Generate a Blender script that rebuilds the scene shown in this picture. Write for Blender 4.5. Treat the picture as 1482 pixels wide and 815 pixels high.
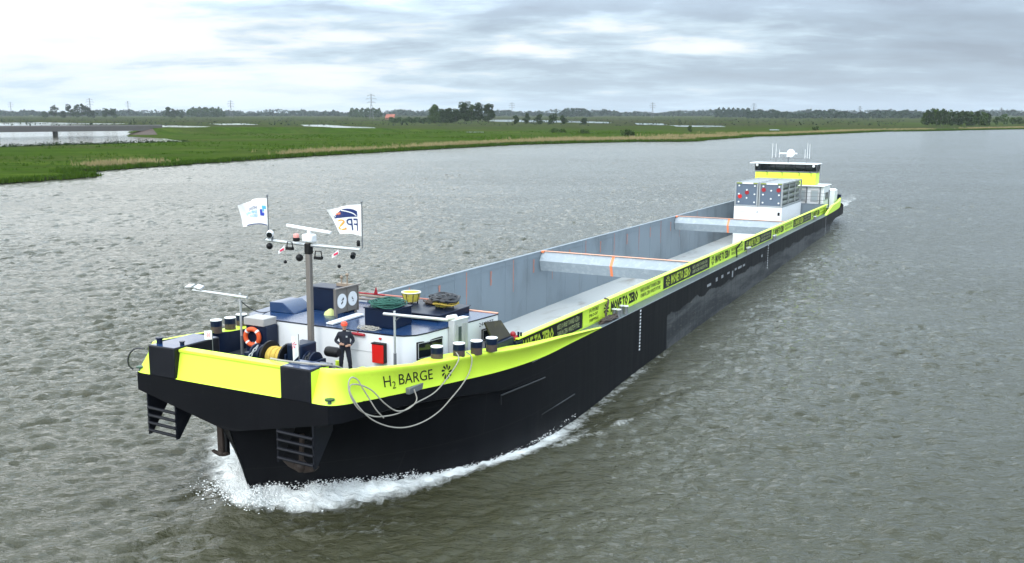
import bpy, bmesh, math, random
import numpy as np
from mathutils import Vector, Matrix

rad = math.radians
random.seed(7)
rng = np.random.default_rng(11)
scene = bpy.context.scene
for ob in list(bpy.data.objects):
    bpy.data.objects.remove(ob)
COL = scene.collection

# ------------------------------------------------------------------ camera
CAM_H = 12.767
FOC = 1335.16
cam_d = bpy.data.cameras.new("camera")
cam_d.sensor_width = 36.0
cam_d.lens = FOC * 36.0 / 1482.0
cam_d.clip_start = 0.5
cam_d.clip_end = 20000
cam = bpy.data.objects.new("camera", cam_d)
cam.location = (0, 0, CAM_H)
cam.rotation_euler = (rad(90 - 10.353), 0, 0)
COL.objects.link(cam)
scene.camera = cam

# ------------------------------------------------------------------ light
SUN_EL, SUN_AZ = 40.0, 196.0          # azimuth clockwise from +Y: behind the camera, to the left
sx = math.cos(rad(SUN_EL)) * math.sin(rad(SUN_AZ))
sy = math.cos(rad(SUN_EL)) * math.cos(rad(SUN_AZ))
sz = math.sin(rad(SUN_EL))
sun_d = bpy.data.lights.new("sun", 'SUN')
sun_d.energy = 1.5
sun_d.angle = rad(22)
sun_d.color = (1.0, 0.97, 0.92)
sun = bpy.data.objects.new("sun", sun_d)
sun.rotation_euler = Vector((sx, sy, sz)).to_track_quat('Z', 'Y').to_euler()
sun.location = (0, 0, 60)
COL.objects.link(sun)

world = bpy.data.worlds.new("World")
scene.world = world
world.use_nodes = True
wt = world.node_tree
wt.nodes.clear()


def N(t, typ, **kw):
    n = t.nodes.new(typ)
    for k, v in kw.items():
        if k.startswith("i_"):
            n.inputs[k[2:].replace("_", " ")].default_value = v
        else:
            setattr(n, k, v)
    return n


def math_node(t, op, a, b=None, clamp=False):
    n = t.nodes.new('ShaderNodeMath')
    n.operation = op
    n.use_clamp = clamp
    for i, s in enumerate((a, b)):
        if s is None:
            continue
        if isinstance(s, (int, float)):
            n.inputs[i].default_value = s
        else:
            t.links.new(s, n.inputs[i])
    return n.outputs[0]


def mix_col(t, fac, a, b, blend='MIX'):
    n = t.nodes.new('ShaderNodeMix')
    n.data_type = 'RGBA'
    n.blend_type = blend
    for sock, val in ((n.inputs[0], fac), (n.inputs[6], a), (n.inputs[7], b)):
        if isinstance(val, (int, float)):
            sock.default_value = val
        elif isinstance(val, tuple):
            sock.default_value = (*val[:3], 1.0)
        else:
            t.links.new(val, sock)
    return n.outputs[2]


def ramp(t, fac, stops, interp='LINEAR'):
    n = t.nodes.new('ShaderNodeValToRGB')
    n.color_ramp.interpolation = interp
    els = n.color_ramp.elements
    while len(els) < len(stops):
        els.new(0.5)
    for e, (p, c) in zip(els, stops):
        e.position = p
        e.color = (*c, 1.0) if isinstance(c, tuple) else (c, c, c, 1.0)
    t.links.new(fac, n.inputs[0])
    return n.outputs[0]


def noise(t, vec, scale, detail=4.0, rough=0.55, dist=0.0):
    n = t.nodes.new('ShaderNodeTexNoise')
    n.inputs['Scale'].default_value = scale
    n.inputs['Detail'].default_value = detail
    n.inputs['Roughness'].default_value = rough
    n.inputs['Distortion'].default_value = dist
    if vec is not None:
        t.links.new(vec, n.inputs['Vector'])
    return n.outputs['Fac']


def mapping(t, vec, scale=(1, 1, 1), rot=(0, 0, 0), loc=(0, 0, 0)):
    n = t.nodes.new('ShaderNodeMapping')
    n.inputs['Scale'].default_value = scale
    n.inputs['Rotation'].default_value = rot
    n.inputs['Location'].default_value = loc
    t.links.new(vec, n.inputs['Vector'])
    return n.outputs[0]


SKY_STRENGTH = 0.12
sky = N(wt, 'ShaderNodeTexSky', sky_type='NISHITA', sun_disc=False,
        sun_elevation=rad(SUN_EL), sun_rotation=rad(SUN_AZ), altitude=10.0, air_density=1.0, dust_density=2.0)
tc = N(wt, 'ShaderNodeTexCoord')
sep = N(wt, 'ShaderNodeSeparateXYZ')
wt.links.new(tc.outputs['Generated'], sep.inputs[0])
zc = math_node(wt, 'ADD', math_node(wt, 'MAXIMUM', sep.outputs['Z'], 0.0), 0.15)
px_ = math_node(wt, 'DIVIDE', sep.outputs['X'], zc)
py_ = math_node(wt, 'DIVIDE', sep.outputs['Y'], zc)
cmb = N(wt, 'ShaderNodeCombineXYZ')
wt.links.new(px_, cmb.inputs[0])
wt.links.new(py_, cmb.inputs[1])
v1 = mapping(wt, cmb.outputs[0], scale=(0.62, 0.84, 1), rot=(0, 0, rad(8)), loc=(3.1, 1.7, 0))
v2 = mapping(wt, cmb.outputs[0], scale=(2.0, 2.7, 1), rot=(0, 0, rad(5)), loc=(0.4, 5.2, 0))
c1 = noise(wt, v1, 1.0, 6.0, 0.55, 0.3)
c2 = noise(wt, v2, 1.0, 5.0, 0.55, 0.2)
dens = math_node(wt, 'ADD', math_node(wt, 'MULTIPLY', c1, 0.65), math_node(wt, 'MULTIPLY', c2, 0.35))
# thicker, darker cloud towards the right (+X), thin bright cloud on the left
side = math_node(wt, 'MULTIPLY', math_node(wt, 'MULTIPLY', sep.outputs['X'], 0.26), ramp(wt, sep.outputs['Z'], [(0.08, 1.0), (0.30, 0.15)]))
dens2 = math_node(wt, 'ADD', math_node(wt, 'ADD', dens, side), 0.036)
cloud = ramp(wt, dens2, [(0.38, (1.25, 1.27, 1.26)), (0.47, (1.0, 1.06, 1.09)), (0.53, (0.68, 0.83, 0.95)),
                         (0.60, (0.47, 0.58, 0.70)), (0.74, (0.35, 0.42, 0.52))])
# far-off cloud base near the horizon
hz = ramp(wt, math_node(wt, 'MULTIPLY', math_node(wt, 'MAXIMUM', sep.outputs['Z'], 0.0), 1.0), [(0.0, 1.0), (0.07, 0.0)])
hzcol = mix_col(wt, ramp(wt, math_node(wt, 'ADD', math_node(wt, 'MULTIPLY', sep.outputs['X'], 1.0), 0.5), [(0.1, 0.0), (0.9, 1.0)]),
                (0.74, 0.95, 1.05), (0.55, 0.68, 0.79))
cloud = mix_col(wt, math_node(wt, 'MULTIPLY', hz, 0.6), cloud, hzcol)
# an overcast sky is brighter overhead than at the horizon
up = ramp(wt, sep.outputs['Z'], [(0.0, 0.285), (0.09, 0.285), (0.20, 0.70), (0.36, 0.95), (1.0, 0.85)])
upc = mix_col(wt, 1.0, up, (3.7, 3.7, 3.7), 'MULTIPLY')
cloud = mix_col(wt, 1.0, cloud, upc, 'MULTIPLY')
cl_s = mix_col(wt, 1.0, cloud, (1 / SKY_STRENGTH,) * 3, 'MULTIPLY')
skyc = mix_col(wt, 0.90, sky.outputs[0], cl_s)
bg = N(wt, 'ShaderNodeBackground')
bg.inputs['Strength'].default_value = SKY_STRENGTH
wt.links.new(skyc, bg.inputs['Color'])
wo = N(wt, 'ShaderNodeOutputWorld')
wt.links.new(bg.outputs[0], wo.inputs['Surface'])

scene.view_settings.view_transform = 'Standard'
scene.view_settings.look = 'None'
scene.view_settings.gamma = 1.0
scene.view_settings.exposure = -0.09
scene.view_settings.use_curve_mapping = False
scene.cycles.max_bounces = 4
scene.cycles.volume_bounces = 0
scene.cycles.use_denoising = True
scene.render.film_transparent = False

# ------------------------------------------------------------------ barge frame (barge coords: u aft, v to port, w up)
O_ = Vector((-8.9303, 27.7574, 4.5078))
U_ = Vector((0.45630621, 0.88961133, -0.01939918))
V_ = Vector((0.88977877, -0.4563921, 0.0))
W_ = V_.cross(U_).normalized()
# Blender local axes: x = v, y = u, z = w
BARGE = Matrix(((V_.x, U_.x, W_.x, O_.x), (V_.y, U_.y, W_.y, O_.y), (V_.z, U_.z, W_.z, O_.z), (0, 0, 0, 1)))
WORLD = Matrix.Identity(4)


def P(u, v, w):
    return Vector((v, u, w))


# ------------------------------------------------------------------ materials
MATS = {}


def mat(name, col, rough=0.5, metal=0.0, var=0.12, vscale=2.0, bump=0.0, bscale=20.0, spec=None, col2=None, c2s=0.6, c2lo=0.55, c2hi=0.7,
        stretch=(1, 1, 1), coat=0.0):
    """Principled material with a little procedural wear."""
    if name in MATS:
        return MATS[name]
    m = bpy.data.materials.new(name)
    m.use_nodes = True
    t = m.node_tree
    b = t.nodes['Principled BSDF']
    b.inputs['Roughness'].default_value = rough
    b.inputs['Metallic'].default_value = metal
    if coat:
        b.inputs['Coat Weight'].default_value = coat
        b.inputs['Coat Roughness'].default_value = 0.08
    if spec is not None:
        b.inputs['Specular IOR Level'].default_value = spec
    tcn = N(t, 'ShaderNodeTexCoord')
    vec = mapping(t, tcn.outputs['Object'], scale=stretch)
    n1 = noise(t, vec, vscale, 5.0, 0.6)
    dark = tuple(c * (1 - var) for c in col)
    lite = tuple(min(1, c * (1 + var)) for c in col)
    c = mix_col(t, n1, dark, lite)
    if col2 is not None:
        n2 = noise(t, vec, c2s, 7.0, 0.65, 0.4)
        f = ramp(t, n2, [(c2lo, 0.0), (c2hi, 1.0)])
        c = mix_col(t, f, c, col2)
    t.links.new(c, b.inputs['Base Color'])
    rr = math_node(t, 'ADD', math_node(t, 'MULTIPLY', n1, 0.16), rough - 0.08, True)
    t.links.new(rr, b.inputs['Roughness'])
    if bump:
        bn = N(t, 'ShaderNodeBump')
        bn.inputs['Strength'].default_value = bump
        bn.inputs['Distance'].default_value = 0.02
        t.links.new(noise(t, vec, bscale, 4.0), bn.inputs['Height'])
        t.links.new(bn.outputs[0], b.inputs['Normal'])
    MATS[name] = m
    return m


YEL = (0.70, 0.94, 0.065)
M_yel = mat("lime_paint", YEL, 0.42, var=0.07, vscale=1.2, bump=0.05, bscale=2.0, col2=(0.60, 0.72, 0.05), c2s=2.5, c2lo=0.62, c2hi=0.85)
M_navy = mat("navy_paint", (0.004, 0.011, 0.033), 0.40, var=0.3, vscale=3, spec=0.22)
M_roof = mat("blue_deck_paint", (0.010, 0.036, 0.105), 0.20, var=0.25, vscale=1.0, bump=0.06, bscale=3.0, coat=0.0, spec=0.38,
             col2=(0.05, 0.08, 0.14), c2s=1.2, c2lo=0.55, c2hi=0.8)
M_deck = mat("dark_deck", (0.018, 0.022, 0.032), 0.5, var=0.3, vscale=3, bump=0.2, bscale=15)
M_white = mat("white_paint", (0.80, 0.81, 0.82), 0.35, var=0.03, vscale=1.0, col2=(0.60, 0.60, 0.58), c2s=1.6, c2lo=0.64, c2hi=0.9)
M_black = mat("black_paint", (0.008, 0.009, 0.011), 0.42, var=0.3, vscale=1.5, spec=0.3)
M_post = mat("post_paint", (0.007, 0.008, 0.012), 0.4, var=0.3, vscale=2.0, spec=0.22, col2=(0.018, 0.019, 0.023), c2s=1.5)
M_grey = mat("grey_steel", (0.16, 0.17, 0.18), 0.5, 0.3, var=0.15, vscale=5)
M_lgrey = mat("light_grey_metal", (0.48, 0.49, 0.50), 0.4, 0.2, var=0.1, vscale=4)
M_galv = mat("galvanised", (0.55, 0.56, 0.56), 0.35, 0.5, var=0.12, vscale=6)
M_mast = mat("mast_steel", (0.17, 0.15, 0.135), 0.55, 0.1, var=0.25, vscale=5, stretch=(1, 1, 0.25))
M_rust = mat("rust", (0.035, 0.024, 0.019), 0.85, var=0.45, vscale=7, bump=0.5, bscale=14, col2=(0.075, 0.062, 0.055), c2s=3)
M_brown = mat("worn_bollard", (0.07, 0.047, 0.037), 0.65, var=0.4, vscale=8, col2=(0.03, 0.028, 0.03), c2s=5)
M_red = mat("red_box", (0.62, 0.012, 0.010), 0.35, var=0.06, vscale=4)
M_dred = mat("dark_red", (0.32, 0.010, 0.018), 0.45, var=0.1)
M_orange = mat("orange_paint", (0.90, 0.25, 0.10), 0.5, var=0.08)
M_peach = mat("faded_orange", (0.85, 0.42, 0.26), 0.55, var=0.08)
M_buoy = mat("buoy_orange", (0.72, 0.10, 0.02), 0.5, var=0.08)
M_glass = mat("dark_glass", (0.008, 0.012, 0.014), 0.06, var=0.2, spec=0.6)
M_rope = mat("rope_yellow", (0.60, 0.42, 0.08), 0.85, var=0.3, vscale=12, bump=0.6, bscale=40)
M_ropeg = mat("rope_grey", (0.33, 0.31, 0.27), 0.9, var=0.25, vscale=14)
M_ropegr = mat("rope_green", (0.03, 0.11, 0.085), 0.9, var=0.35, vscale=8)
M_tub = mat("tub_yellow", (0.66, 0.56, 0.08), 0.55, var=0.15, vscale=6, col2=(0.3, 0.25, 0.1), c2s=5)
M_hose = mat("dark_hose", (0.035, 0.037, 0.042), 0.6, var=0.3, vscale=10)
M_cloth = mat("navy_coverall", (0.010, 0.012, 0.022), 0.85, var=0.35, vscale=9, bump=0.4, bscale=12)
M_skin = mat("skin", (0.52, 0.30, 0.21), 0.55, var=0.06, vscale=10)
M_hat = mat("orange_red_helmet", (0.80, 0.075, 0.03), 0.35, var=0.05)
M_flag = mat("flag_white", (0.82, 0.82, 0.82), 0.8, var=0.03)
M_fnavy = mat("flag_navy", (0.012, 0.03, 0.14), 0.8, var=0.05)
M_fblue = mat("flag_blue", (0.03, 0.06, 0.42), 0.8, var=0.05)
M_fcyan = mat("flag_cyan", (0.10, 0.45, 0.68), 0.8, var=0.05)
M_forange = mat("flag_orange", (0.80, 0.36, 0.06), 0.8, var=0.05)
M_fred = mat("flag_red", (0.7, 0.03, 0.10), 0.8, var=0.05)
M_ink = mat("banner_black", (0.007, 0.007, 0.008), 0.5, var=0.2, spec=0.25)
M_inktext = mat("banner_dark_print", (0.055, 0.075, 0.008), 0.5, var=0.1)
M_limetext = mat("banner_lime_print", (0.50, 0.62, 0.05), 0.5, var=0.1)
M_palegreen = mat("banner_pale_print", (0.40, 0.44, 0.20), 0.5, var=0.15)


def mat_hull():
    """black hull paint; older scuffed grey-blue paint on the middle body below the sheer belt; streaks of wear"""
    m = bpy.data.materials.new("hull_paint")
    m.use_nodes = True
    t = m.node_tree
    b = t.nodes['Principled BSDF']
    b.inputs['Specular IOR Level'].default_value = 0.09
    tcn = N(t, 'ShaderNodeTexCoord')
    ob = tcn.outputs['Object']
    s = N(t, 'ShaderNodeSeparateXYZ')
    t.links.new(ob, s.inputs[0])
    streak = noise(t, mapping(t, ob, scale=(1, 1.6, 0.10)), 1.4, 6, 0.65)
    patch = noise(t, mapping(t, ob, scale=(1, 0.13, 1.5)), 1.0, 7, 0.68, 0.3)
    fine = noise(t, mapping(t, ob, scale=(1, 0.7, 3.0)), 3.0, 6, 0.7)
    black = mix_col(t, streak, (0.003, 0.0034, 0.0045), (0.009, 0.0095, 0.012))
    scuff = noise(t, mapping(t, ob, scale=(1, 0.22, 3.2), loc=(0, 3, 1)), 1.6, 7, 0.7, 0.3)
    black = mix_col(t, ramp(t, scuff, [(0.60, 0.0), (0.78, 0.7)]), black, (0.022, 0.022, 0.024))
    seam = N(t, 'ShaderNodeTexBrick')
    seam.inputs['Color1'].default_value = (0, 0, 0, 1)
    seam.inputs['Color2'].default_value = (0, 0, 0, 1)
    seam.inputs['Mortar'].default_value = (1, 1, 1, 1)
    seam.inputs['Scale'].default_value = 1.0
    seam.inputs['Mortar Size'].default_value = 0.018
    seam.inputs['Brick Width'].default_value = 5.8
    seam.inputs['Row Height'].default_value = 1.55
    cmb_ = N(t, 'ShaderNodeCombineXYZ')
    t.links.new(s.outputs['Y'], cmb_.inputs[0])
    t.links.new(s.outputs['Z'], cmb_.inputs[1])
    t.links.new(cmb_.outputs[0], seam.inputs['Vector'])
    black = mix_col(t, math_node(t, 'MULTIPLY', seam.outputs['Color'], 0.5), black, (0.018, 0.018, 0.019))
    old = mix_col(t, ramp(t, patch, [(0.44, 0.0), (0.56, 1.0)]), (0.036, 0.039, 0.043), (0.085, 0.088, 0.090))
    old = mix_col(t, ramp(t, fine, [(0.56, 0.0), (0.72, 0.75)]), old, (0.19, 0.175, 0.14))
    drip = noise(t, mapping(t, ob, scale=(1, 2.6, 0.16)), 1.8, 6, 0.7)
    old = mix_col(t, ramp(t, drip, [(0.55, 0.0), (0.66, 0.75)]), old, (0.022, 0.026, 0.034))
    # masks: aft of u = 27 (object origin sits at u = 48), below the belt
    wob = math_node(t, 'MULTIPLY', math_node(t, 'SUBTRACT', noise(t, mapping(t, ob, scale=(0, 0.35, 0.35)), 1.0, 5, 0.6), 0.5), 1.1)
    uu = math_node(t, 'ADD', s.outputs['Y'], math_node(t, 'MULTIPLY', wob, 0.3))
    mu = math_node(t, 'GREATER_THAN', uu, 27.0 - 48.0)
    ww = math_node(t, 'ADD', s.outputs['Z'], wob)
    mw = ramp(t, math_node(t, 'ADD', math_node(t, 'MULTIPLY', ww, 1.0), -4.6 + 2.05), [(0.0, 1.0), (0.06, 0.0)])
    msk = math_node(t, 'MULTIPLY', mu, mw)
    msk = math_node(t, 'MULTIPLY', msk, ramp(t, s.outputs['Y'], [(0.0, 1.0), (1.0, 1.0)]))
    c = mix_col(t, msk, black, old)
    t.links.new(c, b.inputs['Base Color'])
    r = math_node(t, 'ADD', math_node(t, 'MULTIPLY', streak, 0.25), 0.34)
    t.links.new(r, b.inputs['Roughness'])
    bn = N(t, 'ShaderNodeBump')
    bn.inputs['Strength'].default_value = 0.25
    bn.inputs['Distance'].default_value = 0.03
    t.links.new(noise(t, mapping(t, ob, scale=(1, 0.6, 0.35)), 1.3, 3), bn.inputs['Height'])
    t.links.new(bn.outputs[0], b.inputs['Normal'])
    return m


M_hull = mat_hull()
M_hold = mat("hold_wall_paint", (0.185, 0.225, 0.26), 0.5, var=0.16, vscale=0.5, col2=(0.105, 0.122, 0.135), c2s=0.35, c2lo=0.5, c2hi=0.8,
             stretch=(1, 1, 0.4), bump=0.1, bscale=0.8)
M_floor = mat("hold_floor_steel", (0.42, 0.43, 0.42), 0.6, var=0.10, vscale=0.8, col2=(0.25, 0.23, 0.20), c2s=0.7, c2lo=0.53, c2hi=0.72,
              stretch=(1, 0.35, 1))
M_beam = mat("beam_paint", (0.30, 0.35, 0.39), 0.5, var=0.12, vscale=2.0, col2=(0.42, 0.47, 0.50), c2s=3.0, c2lo=0.5, c2hi=0.75)
M_sided = mat("side_deck_paint", (0.13, 0.155, 0.165), 0.45, var=0.2, vscale=1.2, stretch=(1, 0.3, 1))
M_cont = mat("container_grey", (0.105, 0.14, 0.19), 0.5, var=0.12, vscale=2.0)
M_frame = mat("container_frame", (0.33, 0.35, 0.36), 0.45, 0.2, var=0.15, vscale=4)
M_cyl = mat("gas_cylinder", (0.15, 0.165, 0.15), 0.45, var=0.15, vscale=3)


# ------------------------------------------------------------------ mesh builder
class MB:
    def __init__(self):
        self.v = []
        self.f = []
        self.m = []

    def poly(self, pts, mi=0):
        n = len(self.v)
        self.v += [Vector(p) for p in pts]
        self.f.append(tuple(range(n, n + len(pts))))
        self.m.append(mi)

    def grid(self, rows, mi=0, closed=False, flip=False):
        n = len(self.v)
        c = len(rows[0])
        for r in rows:
            self.v += [Vector(p) for p in r]
        for i in range(len(rows) - 1):
            for j in range(c if closed else c - 1):
                a, b_ = n + i * c + j, n + i * c + (j + 1) % c
                d, e = n + (i + 1) * c + j, n + (i + 1) * c + (j + 1) % c
                self.f.append((a, d, e, b_) if flip else (a, b_, e, d))
                self.m.append(mi)

    def obox(self, c, ax, ay, az, mi=0):
        """box from centre and three half-axis vectors"""
        c, ax, ay, az = Vector(c), Vector(ax), Vector(ay), Vector(az)
        n = len(self.v)
        for k in (-1, 1):
            for j in (-1, 1):
                for i in (-1, 1):
                    self.v.append(c + ax * i + ay * j + az * k)
        for f in ((0, 2, 3, 1), (4, 5, 7, 6), (0, 1, 5, 4), (2, 6, 7, 3), (0, 4, 6, 2), (1, 3, 7, 5)):
            self.f.append(tuple(n + q for q in f))
            self.m.append(mi)

    def box(self, x0, x1, y0, y1, z0, z1, mi=0):
        self.obox(((x0 + x1) / 2, (y0 + y1) / 2, (z0 + z1) / 2), ((x1 - x0) / 2, 0, 0), (0, (y1 - y0) / 2, 0), (0, 0, (z1 - z0) / 2), mi)

    def bx(self, u0, u1, v0, v1, w0, w1, mi=0):       # box in barge coordinates
        self.box(v0, v1, u0, u1, w0, w1, mi)

    def tube(self, path, r, n=8, mi=0, cap=True, r2=None, closed=False):
        path = [Vector(p) for p in path]
        k = len(path)
        rows = []
        prev = None
        for i, p in enumerate(path):
            if closed:
                d = path[(i + 1) % k] - path[i - 1]
            else:
                d = path[min(i + 1, k - 1)] - path[max(i - 1, 0)]
            d.normalize()
            if prev is None:
                a = Vector((0, 0, 1)) if abs(d.z) < 0.9 else Vector((1, 0, 0))
                x = d.cross(a).normalized()
            else:
                x = (prev - d * prev.dot(d)).normalized()
            prev = x
            y = d.cross(x)
            rr = r if r2 is None else r + (r2 - r) * i / max(1, k - 1)
            rows.append([p + (x * math.cos(2 * math.pi * j / n) + y * math.sin(2 * math.pi * j / n)) * rr for j in range(n)])
        if closed:
            rows.append(rows[0])
        self.grid(rows, mi, closed=True)
        if cap and not closed:
            self.poly(list(reversed(rows[0])), mi)
            self.poly(rows[-1], mi)

    def lathe(self, prof, c=(0, 0, 0), n=20, mi=0, axis='z'):
        """profile of (radius, height) turned about an axis through c"""
        c = Vector(c)
        rows = []
        for r, h in prof:
            row = []
            for j in range(n):
                a = 2 * math.pi * j / n
                ca, sa = r * math.cos(a), r * math.sin(a)
                row.append(c + (Vector((ca, sa, h)) if axis == 'z' else Vector((h, ca, sa)) if axis == 'x' else Vector((ca, h, sa))))
            rows.append(row)
        self.grid(rows, mi, closed=True, flip=(axis == 'y'))
        self.poly(list(reversed(rows[0])), mi)
        self.poly(rows[-1], mi)

    def prism(self, poly, d, mi=0):
        """closed polygon (3D points) pushed along vector d"""
        d = Vector(d)
        a = [Vector(p) for p in poly]
        b = [p + d for p in a]
        self.poly(list(reversed(a)), mi)
        self.poly(b, mi)
        for i in range(len(a)):
            j = (i + 1) % len(a)
            self.poly([a[i], a[j], b[j], b[i]], mi)

    def ball(self, c, r, n=10, mi=0, sz=1.0):
        prof = []
        for i in range(n // 2 + 1):
            a = -math.pi / 2 + math.pi * i / (n // 2)
            prof.append((max(1e-4, r * math.cos(a)), r * sz * math.sin(a)))
        self.lathe(prof, c, n, mi)

    def torus(self, c, R, r, ax, ay, n=24, k=8, mi=0):
        c, ax, ay = Vector(c), Vector(ax).normalized(), Vector(ay).normalized()
        self.tube([c + (ax * math.cos(2 * math.pi * i / n) + ay * math.sin(2 * math.pi * i / n)) * R for i in range(n)], r, k, mi, closed=True)

    def mesh2d(self, vs, fs, fn, mi=0):
        n = len(self.v)
        self.v += [Vector(fn(x, y)) for x, y in vs]
        for f in fs:
            self.f.append(tuple(n + q for q in f))
            self.m.append(mi)

    def build(self, name, mats, parent=None, base=None, smooth=35, frame=BARGE, bevel=0.0, fixn=True):
        if not isinstance(mats, (list, tuple)):
            mats = [mats]
        if parent is not None:
            base = BASES[parent]
        base = Vector(base if base is not None else (0, 0, 0))
        me = bpy.data.meshes.new(name)
        me.from_pydata([tuple(p - base) for p in self.v], [], self.f)
        for m_ in mats:
            me.materials.append(m_)
        me.polygons.foreach_set("material_index", self.m)
        if fixn:
            bm = bmesh.new()
            bm.from_mesh(me)
            bmesh.ops.remove_doubles(bm, verts=bm.verts, dist=1e-5)
            bmesh.ops.recalc_face_normals(bm, faces=bm.faces)
            bm.to_mesh(me)
            bm.free()
        if smooth:
            me.shade_smooth()
            me.set_sharp_from_angle(angle=rad(smooth))
        o = bpy.data.objects.new(name, me)
        COL.objects.link(o)
        BASES[o] = base
        if parent is not None:
            o.parent = parent
        else:
            o.matrix_world = frame @ Matrix.Translation(base)
        if bevel:
            bv = o.modifiers.new("bevel", 'BEVEL')
            bv.width = bevel
            bv.segments = 2
            bv.limit_method = 'ANGLE'
            bv.angle_limit = rad(40)
        return o


BASES = {}


def thing(name, label, cat, base, frame=BARGE, group=None):
    o = bpy.data.objects.new(name, None)
    o.empty_display_size = 0.3
    COL.objects.link(o)
    o.matrix_world = frame @ Matrix.Translation(Vector(base))
    BASES[o] = Vector(base)
    o["label"] = label
    o["category"] = cat
    if group:
        o["group"] = group
    return o


def tag(o, label, cat, group=None):
    o["label"] = label
    o["category"] = cat
    if group:
        o["group"] = group
    return o


def dup(root, mw, label=None, group=None):
    """copy of a thing with copies of its parts and sub-parts"""
    r = root.copy()
    COL.objects.link(r)
    r.matrix_world = mw
    if label:
        r["label"] = label
    if group:
        r["group"] = group
    for ch in list(root.children):
        c = ch.copy()
        COL.objects.link(c)
        c.parent = r
        for g in ch.children:
            d = g.copy()
            COL.objects.link(d)
            d.parent = c
    return r


def interp(x, pts):
    return float(np.interp(x, [p[0] for p in pts], [p[1] for p in pts]))


_tcache = {}


def text2d(body, res=2, bold=0.0):
    """letters as flat triangles, capital height 1, starting at x = 0"""
    if (body, bold) in _tcache:
        return _tcache[(body, bold)]

    def raw(s, bold=0.0):
        cu = bpy.data.curves.new("lettering", 'FONT')
        cu.body = s
        cu.resolution_u = res
        cu.offset = bold
        ob = bpy.data.objects.new("lettering", cu)
        COL.objects.link(ob)
        dg = bpy.context.evaluated_depsgraph_get()
        dg.update()
        ev = ob.evaluated_get(dg)
        me = ev.to_mesh()
        vs = np.array([(p.co.x, p.co.y) for p in me.vertices])
        fs = [tuple(p.vertices) for p in me.polygons]
        ev.to_mesh_clear()
        bpy.data.objects.remove(ob)
        bpy.data.curves.remove(cu)
        return vs, fs

    if "cap" not in _tcache:
        hv, hf = raw("H")
        _tcache["cap"] = hv[:, 1].max() - hv[:, 1].min()
    vs, fs = raw(body, bold)
    vs = vs / _tcache["cap"]
    vs[:, 0] -= vs[:, 0].min()
    _tcache[(body, bold)] = (vs, fs)
    return vs, fs


def pinwheel(n=9, r0=0.28, r1=1.0):
    """ring of tapering curved blades, unit radius"""
    vs, fs = [], []
    for i in range(n):
        a = 2 * math.pi * i / n
        pts = [(r0, -0.10), (0.62, -0.24), (r1, -0.06), (r1 * 0.97, 0.24), (0.6, 0.16)]
        k = len(vs)
        for r, da in pts:
            vs.append((r * math.cos(a + da), r * math.sin(a + da)))
        fs.append(tuple(range(k, k + 5)))
    return np.array(vs), fs


def catmull(pts, n):
    """smooth polyline through the points, n samples"""
    p = np.array(pts, float)
    d = np.r_[0, np.cumsum(np.linalg.norm(np.diff(p, axis=0), axis=1) ** 0.5)]
    t = np.linspace(0, d[-1], n)
    m = np.zeros_like(p)
    for k in range(p.shape[1]):
        m[:, k] = np.gradient(p[:, k], d)
    i = np.clip(np.searchsorted(d, t, side='right') - 1, 0, len(d) - 2)
    h = (d[i + 1] - d[i])[:, None]
    x = ((t - d[i]) / (d[i + 1] - d[i]))[:, None]
    return (2 * x ** 3 - 3 * x ** 2 + 1) * p[i] + (x ** 3 - 2 * x ** 2 + x) * h * m[i] + (-2 * x ** 3 + 3 * x ** 2) * p[i + 1] + (x ** 3 - x ** 2) * h * m[i + 1]


# ------------------------------------------------------------------ setting: river, land and water beyond
exec_order = []
# half breadth of the hull at the water line against u
VW = [(0.9, 0.0), (2.0, 0.9), (3.0, 1.7), (4.0, 2.6), (5.0, 3.4), (6.0, 4.1), (7.5, 4.9), (9.0, 5.35), (11.0, 5.68), (13.0, 5.725), (84, 5.725), (88, 5.3),
      (91, 4.4), (95, 2.6), (98, 0.8), (99, 0.0)]


def fft_waves(n, size, peak, hs, wind, seed, spread=2.0):
    """tileable wind-wave height field of n x n samples over size metres"""
    r = np.random.default_rng(seed)
    k1 = np.fft.fftfreq(n, size / n) * 2 * np.pi
    kx, ky = np.meshgrid(k1, k1, indexing='ij')
    k = np.hypot(kx, ky)
    k[0, 0] = 1e-6
    kp = 2 * np.pi / peak
    spec = k ** -3.6 * np.exp(-1.25 * (kp / k) ** 2)
    ang = np.arctan2(ky, kx) - wind
    spec = spec * (np.abs(np.cos(ang / 1.0)) ** spread + 0.06)
    spec[0, 0] = 0
    amp = np.sqrt(spec) * (r.normal(size=(n, n)) + 1j * r.normal(size=(n, n)))
    h = np.fft.ifft2(amp)
    f = hs / 4 / h.real.std()
    dx = np.fft.ifft2(-1j * kx / k * amp).real * f
    dy = np.fft.ifft2(-1j * ky / k * amp).real * f
    return h.real * f, dx, dy


def sample_tile(h, size, x, y, rot):
    n = h.shape[0]
    c, s = math.cos(rot), math.sin(rot)
    a = (x * c + y * s) / size * n
    b = (-x * s + y * c) / size * n
    i0, j0 = np.floor(a).astype(int), np.floor(b).astype(int)
    fa, fb = a - i0, b - j0
    i0 %= n
    j0 %= n
    i1, j1 = (i0 + 1) % n, (j0 + 1) % n
    return h[i0, j0] * (1 - fa) * (1 - fb) + h[i1, j0] * fa * (1 - fb) + h[i0, j1] * (1 - fa) * fb + h[i1, j1] * fa * fb


BM_INV = np.array(BARGE.inverted())


def to_barge(x, y, z=0.0):
    q = np.stack([x, y, np.full_like(x, z), np.ones_like(x)])
    r = BM_INV @ q
    return r[1], r[0]          # u, v


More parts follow.
